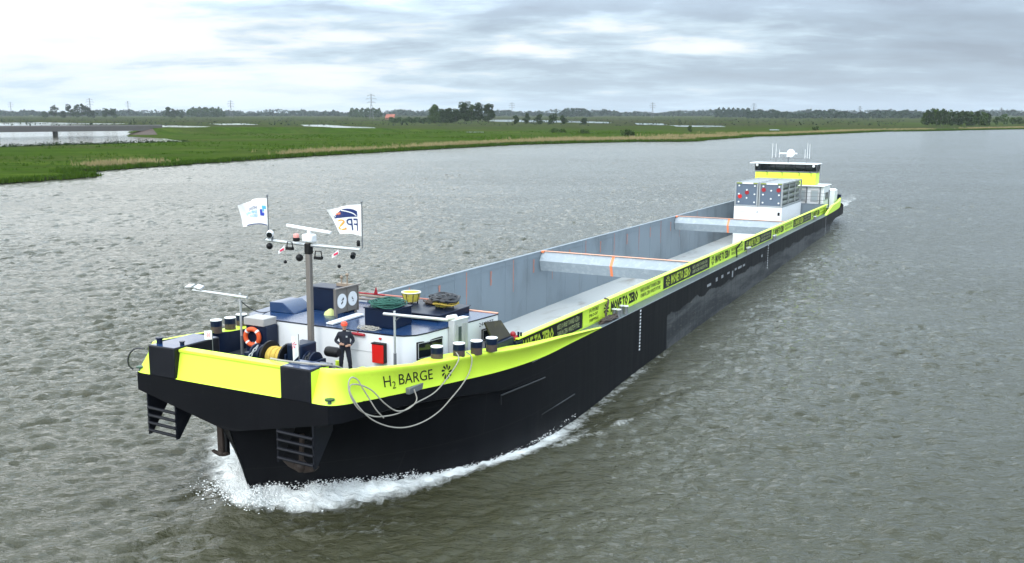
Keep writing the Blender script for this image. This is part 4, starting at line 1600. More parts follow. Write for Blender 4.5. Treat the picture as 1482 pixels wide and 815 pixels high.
for off in (-.02, .02):
    def fn(x, y, off=off):
        e = 1e-3
        p = F_right(x, y)
        n = (F_right(x + e, y) - p).cross(F_right(x, y + e) - p).normalized()
        return p + n * off
    tp = [(.56 + .03 * i, .76 + (.07 if i % 2 else 0)) for i in range(8)]
    bt = [(x, y - .06) for x, y in tp]
    vs, fs, _ = strip_art(tp, bt, M_forange)
    mb.mesh2d(vs, fs, fn, 0)
    tp = [(.16 + .04 * i, .64 + .25 * (i / 9) ** .7) for i in range(10)]
    bt = [(x + .005, y - .035) for x, y in tp]
    vs, fs, _ = strip_art(tp, bt, M_flag)
    mb.mesh2d(vs, fs, fn, 1)
mb.build("orange_wave", [mat("wave_orange", (.85, .22, .08), .8), M_flag], emb, smooth=0, fixn=False)

# two small flags low on the bow
def F_s1(s, t):
    return P(.95 + .03 * math.sin(6 * s), -1.45 - .34 * s, 1.0 + .30 * t - .03 * s)
flag("small_flag", "tiny white flag with a red emblem beside the left push post", -1.45, .45, 1.32, F_s1, [(pinwheel(6, .05)[0] * np.array([.22, .24]) + np.array([.5, .5]), pinwheel(6)[1], M_fred)], u=.95, pr=.012)
def F_s2(s, t):
    return P(1.0 + .06 * math.sin(7 * s + t), 2.10 - .34 * s * (1.0 - .25 * (1 - t)), .95 + .58 * t - .28 * s * (1 - t) - .10 * s)
flag("small_flag", "small drooping white flag with a red emblem in front of the anchor winch", 2.10, .45, 1.56, F_s2, [(pinwheel(6, .05)[0] * np.array([.22, .15]) + np.array([.55, .62]), pinwheel(6)[1], M_fred)], u=1.0, pr=.014)

# fold-out booms
def boom(name, label, v, end_v, u, w0, w1):
    b_ = thing(name, label, "boom", P(u, v, w0))
    sg = 1 if v > 0 else -1
    mb = MB()
    mb.tube([P(u, v, w0), P(u, v, w0 + .85)], .055, 10)
    mb.build("post_foot", M_grey, b_)
    mb = MB()
    mb.tube([P(u, v, w0 + .85), P(u, v, w1 + .12)], .042, 10)
    mb.build("post", M_galv, b_)
    mb = MB()
    mb.tube([P(u - .06, v - sg * .40, w1 - sg * 0), P(u - .06, end_v, w1 + .05)], .05, 10)
    mb.build("arm", M_galv, b_)
    mb = MB()
    mb.tube([P(u - .04, v + sg * .30, w1), P(u - .01, v + sg * .02, w1 - .22)], .018, 6)
    mb.build("brace", M_grey, b_)
    return b_
bl = boom("lamp_boom", "thin grey post with horizontal arm and two floodlights reaching out over the left rail", -3.10, -5.35, 4.0, -.5, 1.80)
for v, dv in ((-5.50, -.10), (-5.05, .12)):
    mb = MB()
    mb.obox(P(3.95, v, 1.98), P(.10, .03, .05), P(-.02, .17, -.02 * (1 if dv > 0 else -1)), P(-.015, 0, .035))
    fl_ = mb.build("floodlight", M_galv, bl, bevel=.01)
    mb = MB(); mb.tube([P(4, v, 1.86), P(3.97, v, 1.96)], .03, 6); mb.build("bracket", M_ink, fl_)
br = boom("lamp_boom", "thin grey post with horizontal arm standing before the right front window of the deckhouse", 3.33, 5.48, 4.42, -.48, 1.70)
mb = MB()
mb.tube([P(4.40, 5.42, 1.80), P(4.30, 5.78, 1.90)], .085, 14)
mb.build("lamp", M_white, br)
mb = MB(); mb.tube([P(4.40, 5.40, 1.72), P(4.40, 5.55, 1.82)], .05, 8); mb.build("bracket", M_ink, br)
# cable sagging from the left boom to the roof
mb = MB()
mb.tube([P(4.02 + 2.1 * f, -3.06 - .35 * f, 1.62 - .68 * f - 1.0 * f * (1 - f)) for f in [i / 10 for i in range(11)]], .018, 6)
tag(mb.build("hanging_cable", M_hose, base=P(4.02, -3.06, 1.6)), "dark cable sagging from the left lamp boom to the deckhouse roof", "cable")

# vent locker with life buoy
vl = thing("vent_locker", "navy locker with a pale grey box top beside the left end of the deckhouse front", "locker", P(4.3, -2.45, -.52))
mb = MB(); mb.bx(4.05, 4.65, -2.92, -1.95, -.52, .78); mb.build("body", M_navy, vl, bevel=.02)
mb = MB(); mb.bx(3.98, 4.68, -2.96, -2.02, .785, 1.06); mb.build("box_top", mat("pale_box", (.36, .34, .325), .45), vl, bevel=.02)
lb = thing("life_buoy", "orange ring life buoy with white bands on the navy vent locker", "life buoy", P(3.95, -2.5, .30))
cb, axv, axw = P(3.93, -2.52, .38), Vector((1, .12, 0)), Vector((0, 0, 1))
mb = MB(); mb.torus(cb, .29, .085, axv, axw, 28, 10); ring_ = mb.build("ring", M_buoy, lb)
for a in (45, 135, 225, 315):
    mb = MB()
    mb.tube([cb + (axv.normalized() * math.cos(rad(a + d)) + axw * math.sin(rad(a + d))) * .29 for d in (-7, 0, 7)], .089, 10)
    mb.build("white_band", M_white, ring_)
mb = MB(); mb.tube([P(3.98, -2.55, -.5), P(3.98, -2.55, .2)], .03, 6); mb.build("stand", M_grey, lb)

# anchor winch
wn = thing("anchor_winch", "navy anchor winch with a big drum of yellow rope on the foredeck", "winch", P(2.4, .5, -.52))
def drum(v0, v1, r, w, m_, name, u=2.4):
    mb = MB(); mb.lathe([(r, 0), (r, v1 - v0)], P(u, v0, w), 26, axis='x'); return mb.build(name, m_, wn)
C0 = .28
drum(-1.1, 2.25, .07, C0, M_grey, "shaft")
drum(-.36, -.29, .52, C0, M_ink, "drum_flange")
drum(.42, .49, .52, C0, M_ink, "drum_flange")
mb = MB()
for k in range(10):
    v = -.25 + k * .068
    mb.torus(P(2.4, v, C0), .30 + .012 * (k % 3), .040, (0, 1, 0), (0, 0, 1), 24, 6)
mb.lathe([(.30, 0), (.30, .70)], P(2.4, -.29, C0), 24, axis='x')
mb.build("rope_coil", M_rope, wn)
for (a, b_, r) in ((-.95, -.55, .30), (1.30, 1.62, .30)):
    mb = MB()
    mb.lathe([(.36, 0), (.36, .06), (.24, .09), (.24, b_ - a - .09), (.36, b_ - a - .06), (.36, b_ - a)], P(2.4, a, C0), 24, axis='x')
    mb.build("chain_wheel", M_navy, wn)
mb = MB(); mb.bx(2.15, 2.95, .60, 1.22, -.5, .86); mb.build("gearbox", M_navy, wn, bevel=.06)
mb = MB(); mb.bx(2.1, 2.7, -1.22, -1.02, -.5, .36); mb.bx(2.1, 2.7, 1.66, 1.80, -.5, .40); mb.bx(2.1, 2.7, -.52, -.40, -.5, .34); mb.bx(2.1, 2.7, .51, .59, -.5, .5); mb.build("bearing_stand", M_navy, wn, bevel=.03)
mb = MB(); mb.lathe([(.15, 0), (.17, .05), (.17, .42), (.13, .5)], P(2.75, 1.78, .62), 16, axis='x'); mb.build("motor", M_ink, wn)
mb = MB(); mb.bx(2.0, 3.0, -1.25, 1.85, -.52, -.44); mb.build("bed_frame", M_navy, wn)
# chains from the winch to the pockets
def chain(name, label, pts):
    mb = MB()
    pts = catmull(pts, 60)
    d = np.r_[0, np.cumsum(np.linalg.norm(np.diff(pts, axis=0), axis=1))]
    n = int(d[-1] / .115)
    for i in range(n):
        s = d[-1] * (i + .5) / n
        c = Vector([np.interp(s, d, pts[:, k]) for k in (1, 0, 2)])
        c2 = Vector([np.interp(min(d[-1], s + .05), d, pts[:, k]) for k in (1, 0, 2)])
        a = (c2 - c).normalized() if (c2 - c).length > 1e-6 else Vector((0, 1, 0))
        side_ = a.cross(Vector((.3, .2, 1))).normalized()
        nrm = side_ if i % 2 else a.cross(side_)
        loop = [c + a * .085 * math.cos(2 * math.pi * q / 10) + nrm * .045 * math.sin(2 * math.pi * q / 10) for q in range(10)]
        mb.tube(loop, .016, 5, closed=True)
    tag(mb.build(name, M_lgrey if "pale" in label else M_hose, base=P(*pts[0])), label, "chain")
chain("anchor_chain", "pale anchor chain coming off the left wheel of the winch", [(2.28, -.74, .60), (2.05, -.74, .45), (1.6, -.80, .05), (1.2, -.9, -.40)])
chain("anchor_chain", "dark anchor chain coming off the right wheel of the winch", [(2.28, 1.46, .60), (2.05, 1.46, .42), (1.6, 1.5, .0), (1.2, 1.55, -.42)])
# rope lying over the front of the right push post
mb = MB()
mb.tube(catmull([P(.55, 1.35, .80), P(.42, 2.0, .835), P(.45, 2.7, .85), P(.62, 3.3, .83), P(1.35, 3.30, .60), P(2.3, 3.25, .10), P(2.8, 3.1, -.44)], 40), .032, 6)
tag(mb.build("mooring_rope", M_galv if False else M_ropeg, base=P(.55, 1.35, .8)), "pale rope lying across the top of the right push post", "rope")

# fire hose box and things on the front wall
rbx = thing("fire_box", "bright red fire hose box on the white deckhouse front", "fire box", P(4.6, 2.55, -.10))
mb = MB(); mb.bx(4.52, 4.71, 2.30, 2.78, -.10, .56); mb.build("body", M_red, rbx, bevel=.015)
mb = MB(); mb.bx(4.50, 4.70, 2.28, 2.80, .562, .60); mb.bx(4.53, 4.70, 2.785, 2.80, -.08, .56); mb.build("dark_trim", M_ink, rbx)
mb = MB()
mb.tube([P(4.66, 1.38, .80), P(4.62, 1.92, .80)], .055, 12)
mb.tube([P(4.66, 1.62, .80), P(4.66, 1.62, .90)], .02, 6)
tag(mb.build("red_canister", M_dred, base=P(4.66, 1.65, .80)), "small dark red tube lying at the roof edge behind the standing person", "canister")
mb = MB(); mb.bx(4.66, 4.715, 2.50, 2.58, .70, .76); mb.build("small_alarm", M_red, house)

# hatch lid, open, by the right side of the deckhouse
hx = thing("side_hatch", "navy deck box with its dark patterned lid propped open beside the right bollards", "hatch", P(9.0, 4.9, -.85))
mb = MB(); mb.bx(8.35, 9.75, 4.62, 5.12, -.85, .10); mb.build("box", M_navy, hx, bevel=.02)
lidm = mat("lid_underside", (0.035, 0.028, 0.012), 0.5, var=.3, col2=(0.11, 0.085, 0.02), c2s=2.2)
mb = MB(); mb.prism([P(8.40, 4.95, .12), P(9.75, 4.95, .10), P(9.35, 4.72, .74), P(8.10, 4.72, .90)], P(.01, .04, .02)); mb.build("lid", lidm, hx)
mb = MB(); mb.tube([P(8.40, 4.93, .13), P(9.72, 4.93, .11), P(9.33, 4.71, .74), P(8.12, 4.71, .89)], .02, 5, closed=True); mb.build("lid_frame", M_ink, hx)
mb = MB(); mb.ball(P(10.0, 4.95, .12), .12, 10); mb.ball(P(10.05, 5.05, .0), .10, 10); mb.ball(P(9.9, 5.02, -.02), .09, 8)
tag(mb.build("red_rag", M_dred, base=P(10.0, 4.95, -.1)), "crumpled dark red rag on the box behind the right bollards", "rag")
mb = MB(); mb.bx(9.8, 10.4, 4.7, 5.2, -.9, -.12); mb.bx(10.05, 10.12, 5.1, 5.18, -.12, .22); mb.bx(10.28, 10.34, 5.1, 5.18, -.12, .16)
tag(mb.build("valve_box", M_navy, base=P(10.1, 4.95, -.9), bevel=.02), "small navy valve box with two stubs at the front end of the lime coaming", "box")
mb = MB(); mb.torus(P(11.6, 5.40, -.62), .24, .05, (0, 1, 0), (0, 0, 1), 20, 8); mb.lathe([(.2, 0), (.2, .1)], P(11.6, 5.36, -.62), 16, axis='x')
tag(mb.build("hose_reel", M_navy, base=P(11.6, 5.4, -.9)), "round navy hose reel before the first black banner", "reel")

# things on the deckhouse roof
mb = MB(); mb.bx(6.9, 7.7, -2.35, -.65, RW + .001, 1.78); mb.bx(6.86, 7.74, -2.40, -.60, 1.781, 1.84)
tag(mb.build("roof_hatch", M_navy, base=P(7.3, -1.4, RW), bevel=.03), "tall square navy roof box standing behind the mast", "hatch")
mb = MB()
mb.prism([P(5.75, -3.30, RW + .001), P(5.75, -3.30, 1.30), P(5.85, -2.75, 1.30), P(5.85, -2.15, RW + .002)], P(1.15, 0, 0))
tag(mb.build("sloping_skylight", M_roof, base=P(6.3, -2.8, RW), bevel=.02), "low sloping navy skylight at the left of the roof", "skylight")
bigb = thing("roof_hatch", "navy roof box with green rope heaped on its top", "hatch", P(5.9, 2.0, RW))
mb = MB(); mb.bx(5.42, 6.55, 1.36, 2.62, RW + .001, 1.56); mb.build("box", M_navy, bigb, bevel=.03)
mb = MB(); mb.bx(5.39, 6.58, 1.33, 2.65, 1.561, 1.61); mb.build("lid", M_navy, bigb, bevel=.01)
mb = MB(); mb.bx(7.2, 9.45, .5, 3.35, RW + .001, 1.15); mb.bx(7.15, 9.5, .45, 3.4, 1.151, 1.19)
tag(mb.build("roof_hatch", M_navy, base=P(8.3, 1.9, RW), bevel=.02), "wide low navy hatch cover under the yellow tubs", "hatch")
# green rope heap
def rope_heap(name, label, c, rx, ry, h, r, m_, n, seed, cat="rope"):
    rr_ = random.Random(seed)
    mb = MB()
    for k in range(n):
        a0 = rr_.uniform(0, 6.28)
        R = rr_.uniform(.35, 1.0)
        ox, oy = rr_.uniform(-.3, .3) * rx, rr_.uniform(-.3, .3) * ry
        z0 = rr_.uniform(0.02, h)
        pts = []
        for i in range(15):
            a = a0 + i / 14 * rr_.uniform(5.4, 6.1)
            pts.append(Vector(c) + Vector((ox + rx * R * math.cos(a), oy + ry * R * math.sin(a), z0 * (1 - .5 * R) + (.03 + .25 * r) * math.sin(3 * a + k) + .02)))
        mb.tube(pts, r, 5)
    return tag(mb.build(name, m_, base=Vector(c)), label, cat)
rope_heap("rope_heap", "heap of dark green rope on the navy roof box", P(5.95, 1.98, 1.63), .60, .62, .26, .020, M_ropegr, 46, 3)
rope_heap("coiled_hose", "flat grey coil of hose on the roof edge", P(5.02, 1.88, RW + .02), .44, .26, .03, .016, M_ropeg, 7, 8, "hose")
# sign board, facing the port side
sb = thing("sign_board", "grey board with two round white signal discs standing on the roof", "sign", P(6.7, -.4, RW))
mb = MB()
mb.bx(6.05, 7.35, -.43, -.37, 1.05, 1.95)
mb.build("board", mat("board_grey", (.17, .155, .14), .6, var=.2, vscale=3), sb, bevel=.01)
mb = MB()
for (u0, u1, w0, w1) in ((6.0, 7.55, 1.951, 2.0), (6.0, 6.05, 1.0, 1.95), (7.35, 7.40, 1.0, 1.95), (6.69, 6.72, 1.05, 1.95)):
    mb.bx(u0, u1, -.45, -.34, w0, w1)
for u in (6.1, 7.25):
    mb.bx(u - .03, u + .03, -.43, -.37, RW + .001, 1.05)
mb.build("frame", M_mast, sb)
for cu, art in ((6.38, 0), (7.03, 1)):
    mb = MB(); mb.lathe([(.275, 0), (.275, .02)], P(cu, -.369, 1.50), 28, axis='x'); dc = mb.build("signal_disc", M_white, sb)
    mb = MB()
    k = .9 if art == 0 else .75
    for (x0, y0, x1, y1, r) in (((-.06, -.12, .05, -.02, .03), (.05, .03, .09, .13, .035), (-.03, .02, .02, .06, .02)) if art == 0 else ((-.06, .10, -.04, .0, .022), (-.04, .0, .05, -.02, .022), (.0, -.1, .05, -.13, .03))):
        d = Vector((0, x1 - x0, y1 - y0)).normalized()
        n_ = Vector((0, -d.z, d.y))
        a = P(cu + x0 * k, -.347, 1.50 + y0 * k); b_ = P(cu + x1 * k, -.347, 1.50 + y1 * k)
        mb.poly([a - n_ * r, b_ - n_ * r, b_ + n_ * r, a + n_ * r])
    mb.build("dark_symbol", M_ink, dc, smooth=0, fixn=False)
# white gangplank
mb = MB()
mb.prism([P(4.95, .02, RW + .02), P(6.9, -.10, RW + .02), P(6.9, .28, RW + .02), P(4.95, .34, RW + .02)], P(0, 0, .05))
for k in range(7):
    u = 5.1 + k * .26
    mb.bx(u, u + .04, .02, .30, RW + .071, RW + .085)
tag(mb.build("gangplank", M_white, base=P(5.9, .1, RW)), "white plank lying lengthways on the roof beside the sign board", "plank")
# tubs
def tub(label, u, v, w, r0, r1, h, coil):
    t_ = thing("rope_tub", label, "tub", P(u, v, w))
    mb = MB(); mb.lathe([(r0, .07), (r0 * 1.02, .08), (r1, h), (r1 - .03, h), (r0 * .95, .12)], P(u, v, w), 24); mb.build("body", M_tub, t_)
    mb = MB(); mb.torus(P(u, v, w + h), r1, .028, (1, 0, 0), (0, 1, 0), 26, 6); mb.build("rim", mat("tub_rim", (.75, .73, .60), .5), t_)
    mb = MB()
    for k in range(4):
        a = rad(25 + 90 * k)
        mb.tube([P(u + r0 * .9 * math.sin(a), v + r0 * .9 * math.cos(a), w - .0), P(u + r0 * .9 * math.sin(a), v + r0 * .9 * math.cos(a), w + .1)], .025, 6)
    mb.build("foot", M_brown, t_)
    mb = MB()
    for k in range(8):
        a = 2 * math.pi * k / 8
        p0 = P(u + r0 * 1.03 * math.sin(a), v + r0 * 1.03 * math.cos(a), w + .09)
        p1 = P(u + (r1 + .012) * math.sin(a), v + (r1 + .012) * math.cos(a), w + h)
        mb.tube([p0, p1], .014, 5)
    mb.build("stave", M_brown, t_)
    return t_
tub("small yellow tub with pale rim on the navy hatch cover", 8.75, 1.15, 1.19, .27, .36, .42, False)
tub("large yellow tub overflowing with dark hose, right of the small one", 8.60, 2.75, 1.19, .36, .50, .34, True)
rope_heap("coiled_hose", "dark coil of hose filling the large yellow tub", P(8.60, 2.75, 1.50), .52, .52, .16, .045, M_hose, 18, 21, "hose")
rope_heap("coiled_rope", "yellow rope wound round the outside of the large tub", P(8.60, 2.75, 1.34), .50, .50, .05, .03, M_rope, 5, 25)
# rods, planks and gear at the back edge of the roof
rr_ = random.Random(4)
for k, (u, v0, v1, w, r, m_, lab, nm) in enumerate((
        (9.35, -3.2, -.6, 1.22, .035, M_dred, "dark red boat hook lying at the rear edge of the roof", "boat_hook"),
        (9.50, -3.6, 1.9, 1.10, .05, mat("pale_wood", (.42, .34, .26), .7, var=.2), "long pale wooden pole along the rear edge of the roof", "wooden_pole"),
        (9.60, -1.0, 2.4, 1.20, .03, mat("pink_red_pole", (.55, .22, .17), .6), "thin pinkish pole on top of the wooden pole", "pole"),
        (9.25, -2.9, .9, 1.02, .06, mat("grey_wood", (.26, .22, .20), .8, var=.3), "weathered grey pole lying lowest on the roof", "wooden_pole"))):
    mb = MB(); mb.tube([P(u, v0, w), P(u + .1, v1, w)], r, 8)
    tag(mb.build(nm, m_, base=P(u, (v0 + v1) / 2, RW)), lab, "pole")
for v in (-3.1, -1.2, .5, 1.75):
    mb = MB(); mb.bx(9.15, 9.66, v - .04, v + .04, RW + .001, .97)
    mb.build("pole_rest", M_grey, house)
mb = MB(); mb.prism([P(9.28, -1.0, 1.25), P(9.28, -.82, 1.25), P(9.28, -.9, 1.55)], P(.05, 0, 0))
tag(mb.build("red_cone", M_dred, base=P(9.3, -.9, RW)), "small dark red pointed marker standing among the poles", "marker")
rope_heap("rope_heap", "tangle of brown rope and chain between the two yellow tubs", P(9.1, 1.95, 1.20), .30, .42, .18, .03, M_brown, 16, 31)
mb = MB(); mb.lathe([(.26, 0), (.22, .1), (.05, .22)], P(6.45, -.95, RW + .001), 14)
tag(mb.build("fender_cone", mat("pale_lime", (.55, .60, .22), .6), base=P(6.45, -.95, RW)), "pale lime cap lying on the roof left of the sign board", "cap")
# gear behind the left roof box
mb = MB()
for v, h in ((-.62, 2.30), (-.35, 2.42)):
    mb.tube([P(7.5, v - .6, 1.84), P(7.5, v - .6, h - .12)], .03, 6)
    mb.ball(P(7.5, v - .6, h - .12), .07, 8)
mb.bx(7.4, 7.6, -1.4, -.7, 1.841, 1.95)
tag(mb.build("air_valve", mat("tan_valve", (.30, .23, .17), .6), base=P(7.5, -1.1, 1.84)), "pair of tan pipe heads on the tall navy roof box", "valve")
# clutter by the person's feet
mb = MB(); mb.lathe([(.20, 0), (.22, .05), (.15, .34), (.03, .38)], P(4.05, 2.25, -.53), 14)
tag(mb.build("lime_cone", M_yel, base=P(4.05, 2.25, -.53)), "lime green cone leaning at the foot of the deckhouse front", "cone")
mb = MB(); mb.bx(3.45, 3.85, 1.95, 2.25, -.52, -.30); mb.bx(3.3, 3.5, 2.35, 2.6, -.52, -.36)
tag(mb.build("white_bucket", M_white, base=P(3.6, 2.1, -.52), bevel=.03), "white box on deck just right of the person's feet", "box")
mb = MB(); mb.tube([P(4.35, .95, -.52), P(4.35, .95, -.16)], .07, 10)
tag(mb.build("lime_bottle", M_yel, base=P(4.35, .95, -.52)), "small lime bottle standing left of the person's feet", "bottle")
rope_heap("rope_heap", "dark rope coil on the deck in front of the person", P(3.2, 1.9, -.50), .5, .6, .08, .035, M_hose, 10, 41)

# mooring ropes hanging over the port bow
def hull_v(u, w):
    if w > interp(u, WD):
        t = (w - interp(u, WD)) / .8
        return bulwark_at(max(u, .9), min(1, t)).x
    return interp(max(u, .3), VD)
def sling(name, label, pts, r=.022):
    q = catmull([P(u, v, w) for u, v, w in pts], 120)
    mb = MB(); mb.tube([Vector(p) for p in q], r, 6)
    tag(mb.build(name, M_ropeg, base=P(*pts[0])), label, "rope")
sling("mooring_rope", "grey mooring line hanging in the shorter loop over the lime bow below the name",
      [(5.75, 4.92, .34), (5.55, 5.16, .16), (4.95, 5.08, -.36), (4.30, 4.98, -.72), (3.3, 4.86, -.86), (2.55, 4.78, -.97), (1.9, 4.68, -.92), (1.35, 4.58, -.78), (.9, 4.44, -.48),
       (.66, 4.32, -.05), (.62, 4.26, .25), (.70, 4.24, .46), (.80, 4.25, .52), (.95, 4.33, .44), (1.1, 4.42, .14), (1.35, 4.50, -.28), (1.52, 4.60, -.62), (1.8, 4.68, -.95)])
sling("mooring_rope", "grey mooring line hanging in the longest loop down the dark hull below the lime bow",
      [(6.30, 5.02, .22), (6.25, 5.26, .08), (6.05, 5.30, -.38), (5.6, 5.26, -.75), (5.1, 5.18, -1.05), (4.45, 5.10, -1.36), (3.7, 5.0, -1.52), (2.95, 4.9, -1.52), (2.35, 4.82, -1.40), (1.75, 4.74, -1.16),
       (1.2, 4.60, -.80), (.80, 4.42, -.28), (.62, 4.30, .16), (.72, 4.26, .30), (.95, 4.36, .28), (1.4, 4.52, .02), (1.9, 4.66, -.52), (2.4, 4.78, -.88), (2.9, 4.9, -.90), (3.2, 4.98, -.70), (3.18, 4.9, -.36)])

mb = MB()
mb.tube(catmull([P(.10, -3.62, .62), P(-.02, -3.95, .60), P(-.06, -4.2, .35), P(.0, -4.3, .0), P(.1, -4.22, -.16)], 24), .03, 6)
tag(mb.build("hanging_hose", M_hose, base=P(0, -3.9, -.1)), "black hose looping down beside the left push post", "hose")

# anchors
def anchor(label, u, v, w, sc):
    a = thing("anchor", label, "anchor", P(u, v, w))
    mb = MB(); mb.tube([P(u, v, w + .9 * sc), P(u - .08, v, w)], .075 * sc, 8); mb.build("shank", M_rust, a)
    for s in (1, -1):
        mb = MB()
        mb.prism([P(u - .12, v + s * .04 * sc, w - .10 * sc), P(u - .22, v + s * .5 * sc, w + .12 * sc), P(u - .16, v + s * .66 * sc, w + .02 * sc), P(u - .12, v + s * .46 * sc, w - .16 * sc), P(u - .12, v + s * .1 * sc, w - .26 * sc)], P(.14, 0, 0))
        mb.build("fluke", M_rust, a, bevel=.03)
    mb = MB(); mb.ball(P(u - .08, v, w - .06 * sc), .20 * sc, 10); mb.build("crown", M_rust, a)
    return a
anchor("rusty anchor stowed below the right grating of the bow", .62, 2.45, -2.42, 1.05)
a2 = anchor("rusty anchor hanging under the bow to the left of the stem", 1.0, -1.28, -2.80, .55)
mb = MB(); mb.bx(.92, 1.16, -1.42, -1.18, -2.85, -1.5); mb.build("guide_post", M_rust, a2, bevel=.03)
mb = MB(); mb.bx(.95, 1.1, -1.12, -1.02, -2.9, -1.5); mb.build("guide_post", M_black, a2, bevel=.02)

# little things along the port side deck
for k, (u, lab) in enumerate(((19.9, "first pair of grey bitts with white tops on the port side deck"), (20.9, "second pair of grey bitts with white tops on the port side deck"))):
    b_ = thing("twin_bitts", lab, "bollard", P(u, 5.42, -.93))
    for dv in (-.10, .12):
        mb = MB(); mb.lathe([(.12, 0), (.10, .05), (.10, .36)], P(u, 5.42 + dv, -.93), 14); pb = mb.build("post", M_grey, b_)
        mb = MB(); mb.lathe([(.13, .36), (.13, .40)], P(u, 5.42 + dv, -.93), 14); mb.build("white_cap", M_white, pb)
for k, (u, lab) in enumerate(((47.2, "pair of white topped bitts beside the middle black banner"), (76.3, "pair of white topped bitts near the aft end of the hold"), (56.4, "pair of white topped bitts between the hold beams aft of amidships"))):
    b_ = thing("twin_bitts", lab, "bollard", P(u, 5.42, -.93))
    for du in (-.3, .3):
        mb = MB(); mb.lathe([(.12, 0), (.10, .05), (.10, .34)], P(u + du, 5.42, -.93), 12); pb = mb.build("post", M_grey, b_)
        mb = MB(); mb.lathe([(.13, .34), (.13, .38)], P(u + du, 5.42, -.93), 12); mb.build("white_cap", M_white, pb)
rope_heap("rope_heap", "brown rope tangled on the side deck by the first lime banner", P(19.0, 5.42, -.93), .18, 1.1, .2, .035, M_brown, 20, 51)
mb = MB(); mb.tube([P(19.25, 5.06, .045), P(19.22, 5.25, .03), P(19.15, 5.29, -.12), P(18.95, 5.25, -.55), P(18.9, 5.30, -.85)], .05, 6)
tag(mb.build("hanging_strap", M_brown, base=P(19.3, 5.36, -.9)), "brown strap hung over the lime coaming by the first lime banner", "strap")
mb = MB(); mb.tube([P(43.9, 5.36, -.88), P(44.6, 5.15, -.4), P(45.6, 5.28, .06)], .05, 6)
tag(mb.build("leaning_pole", M_ink, base=P(44, 5.36, -.9)), "black pole leaning across the second lime banner", "pole")

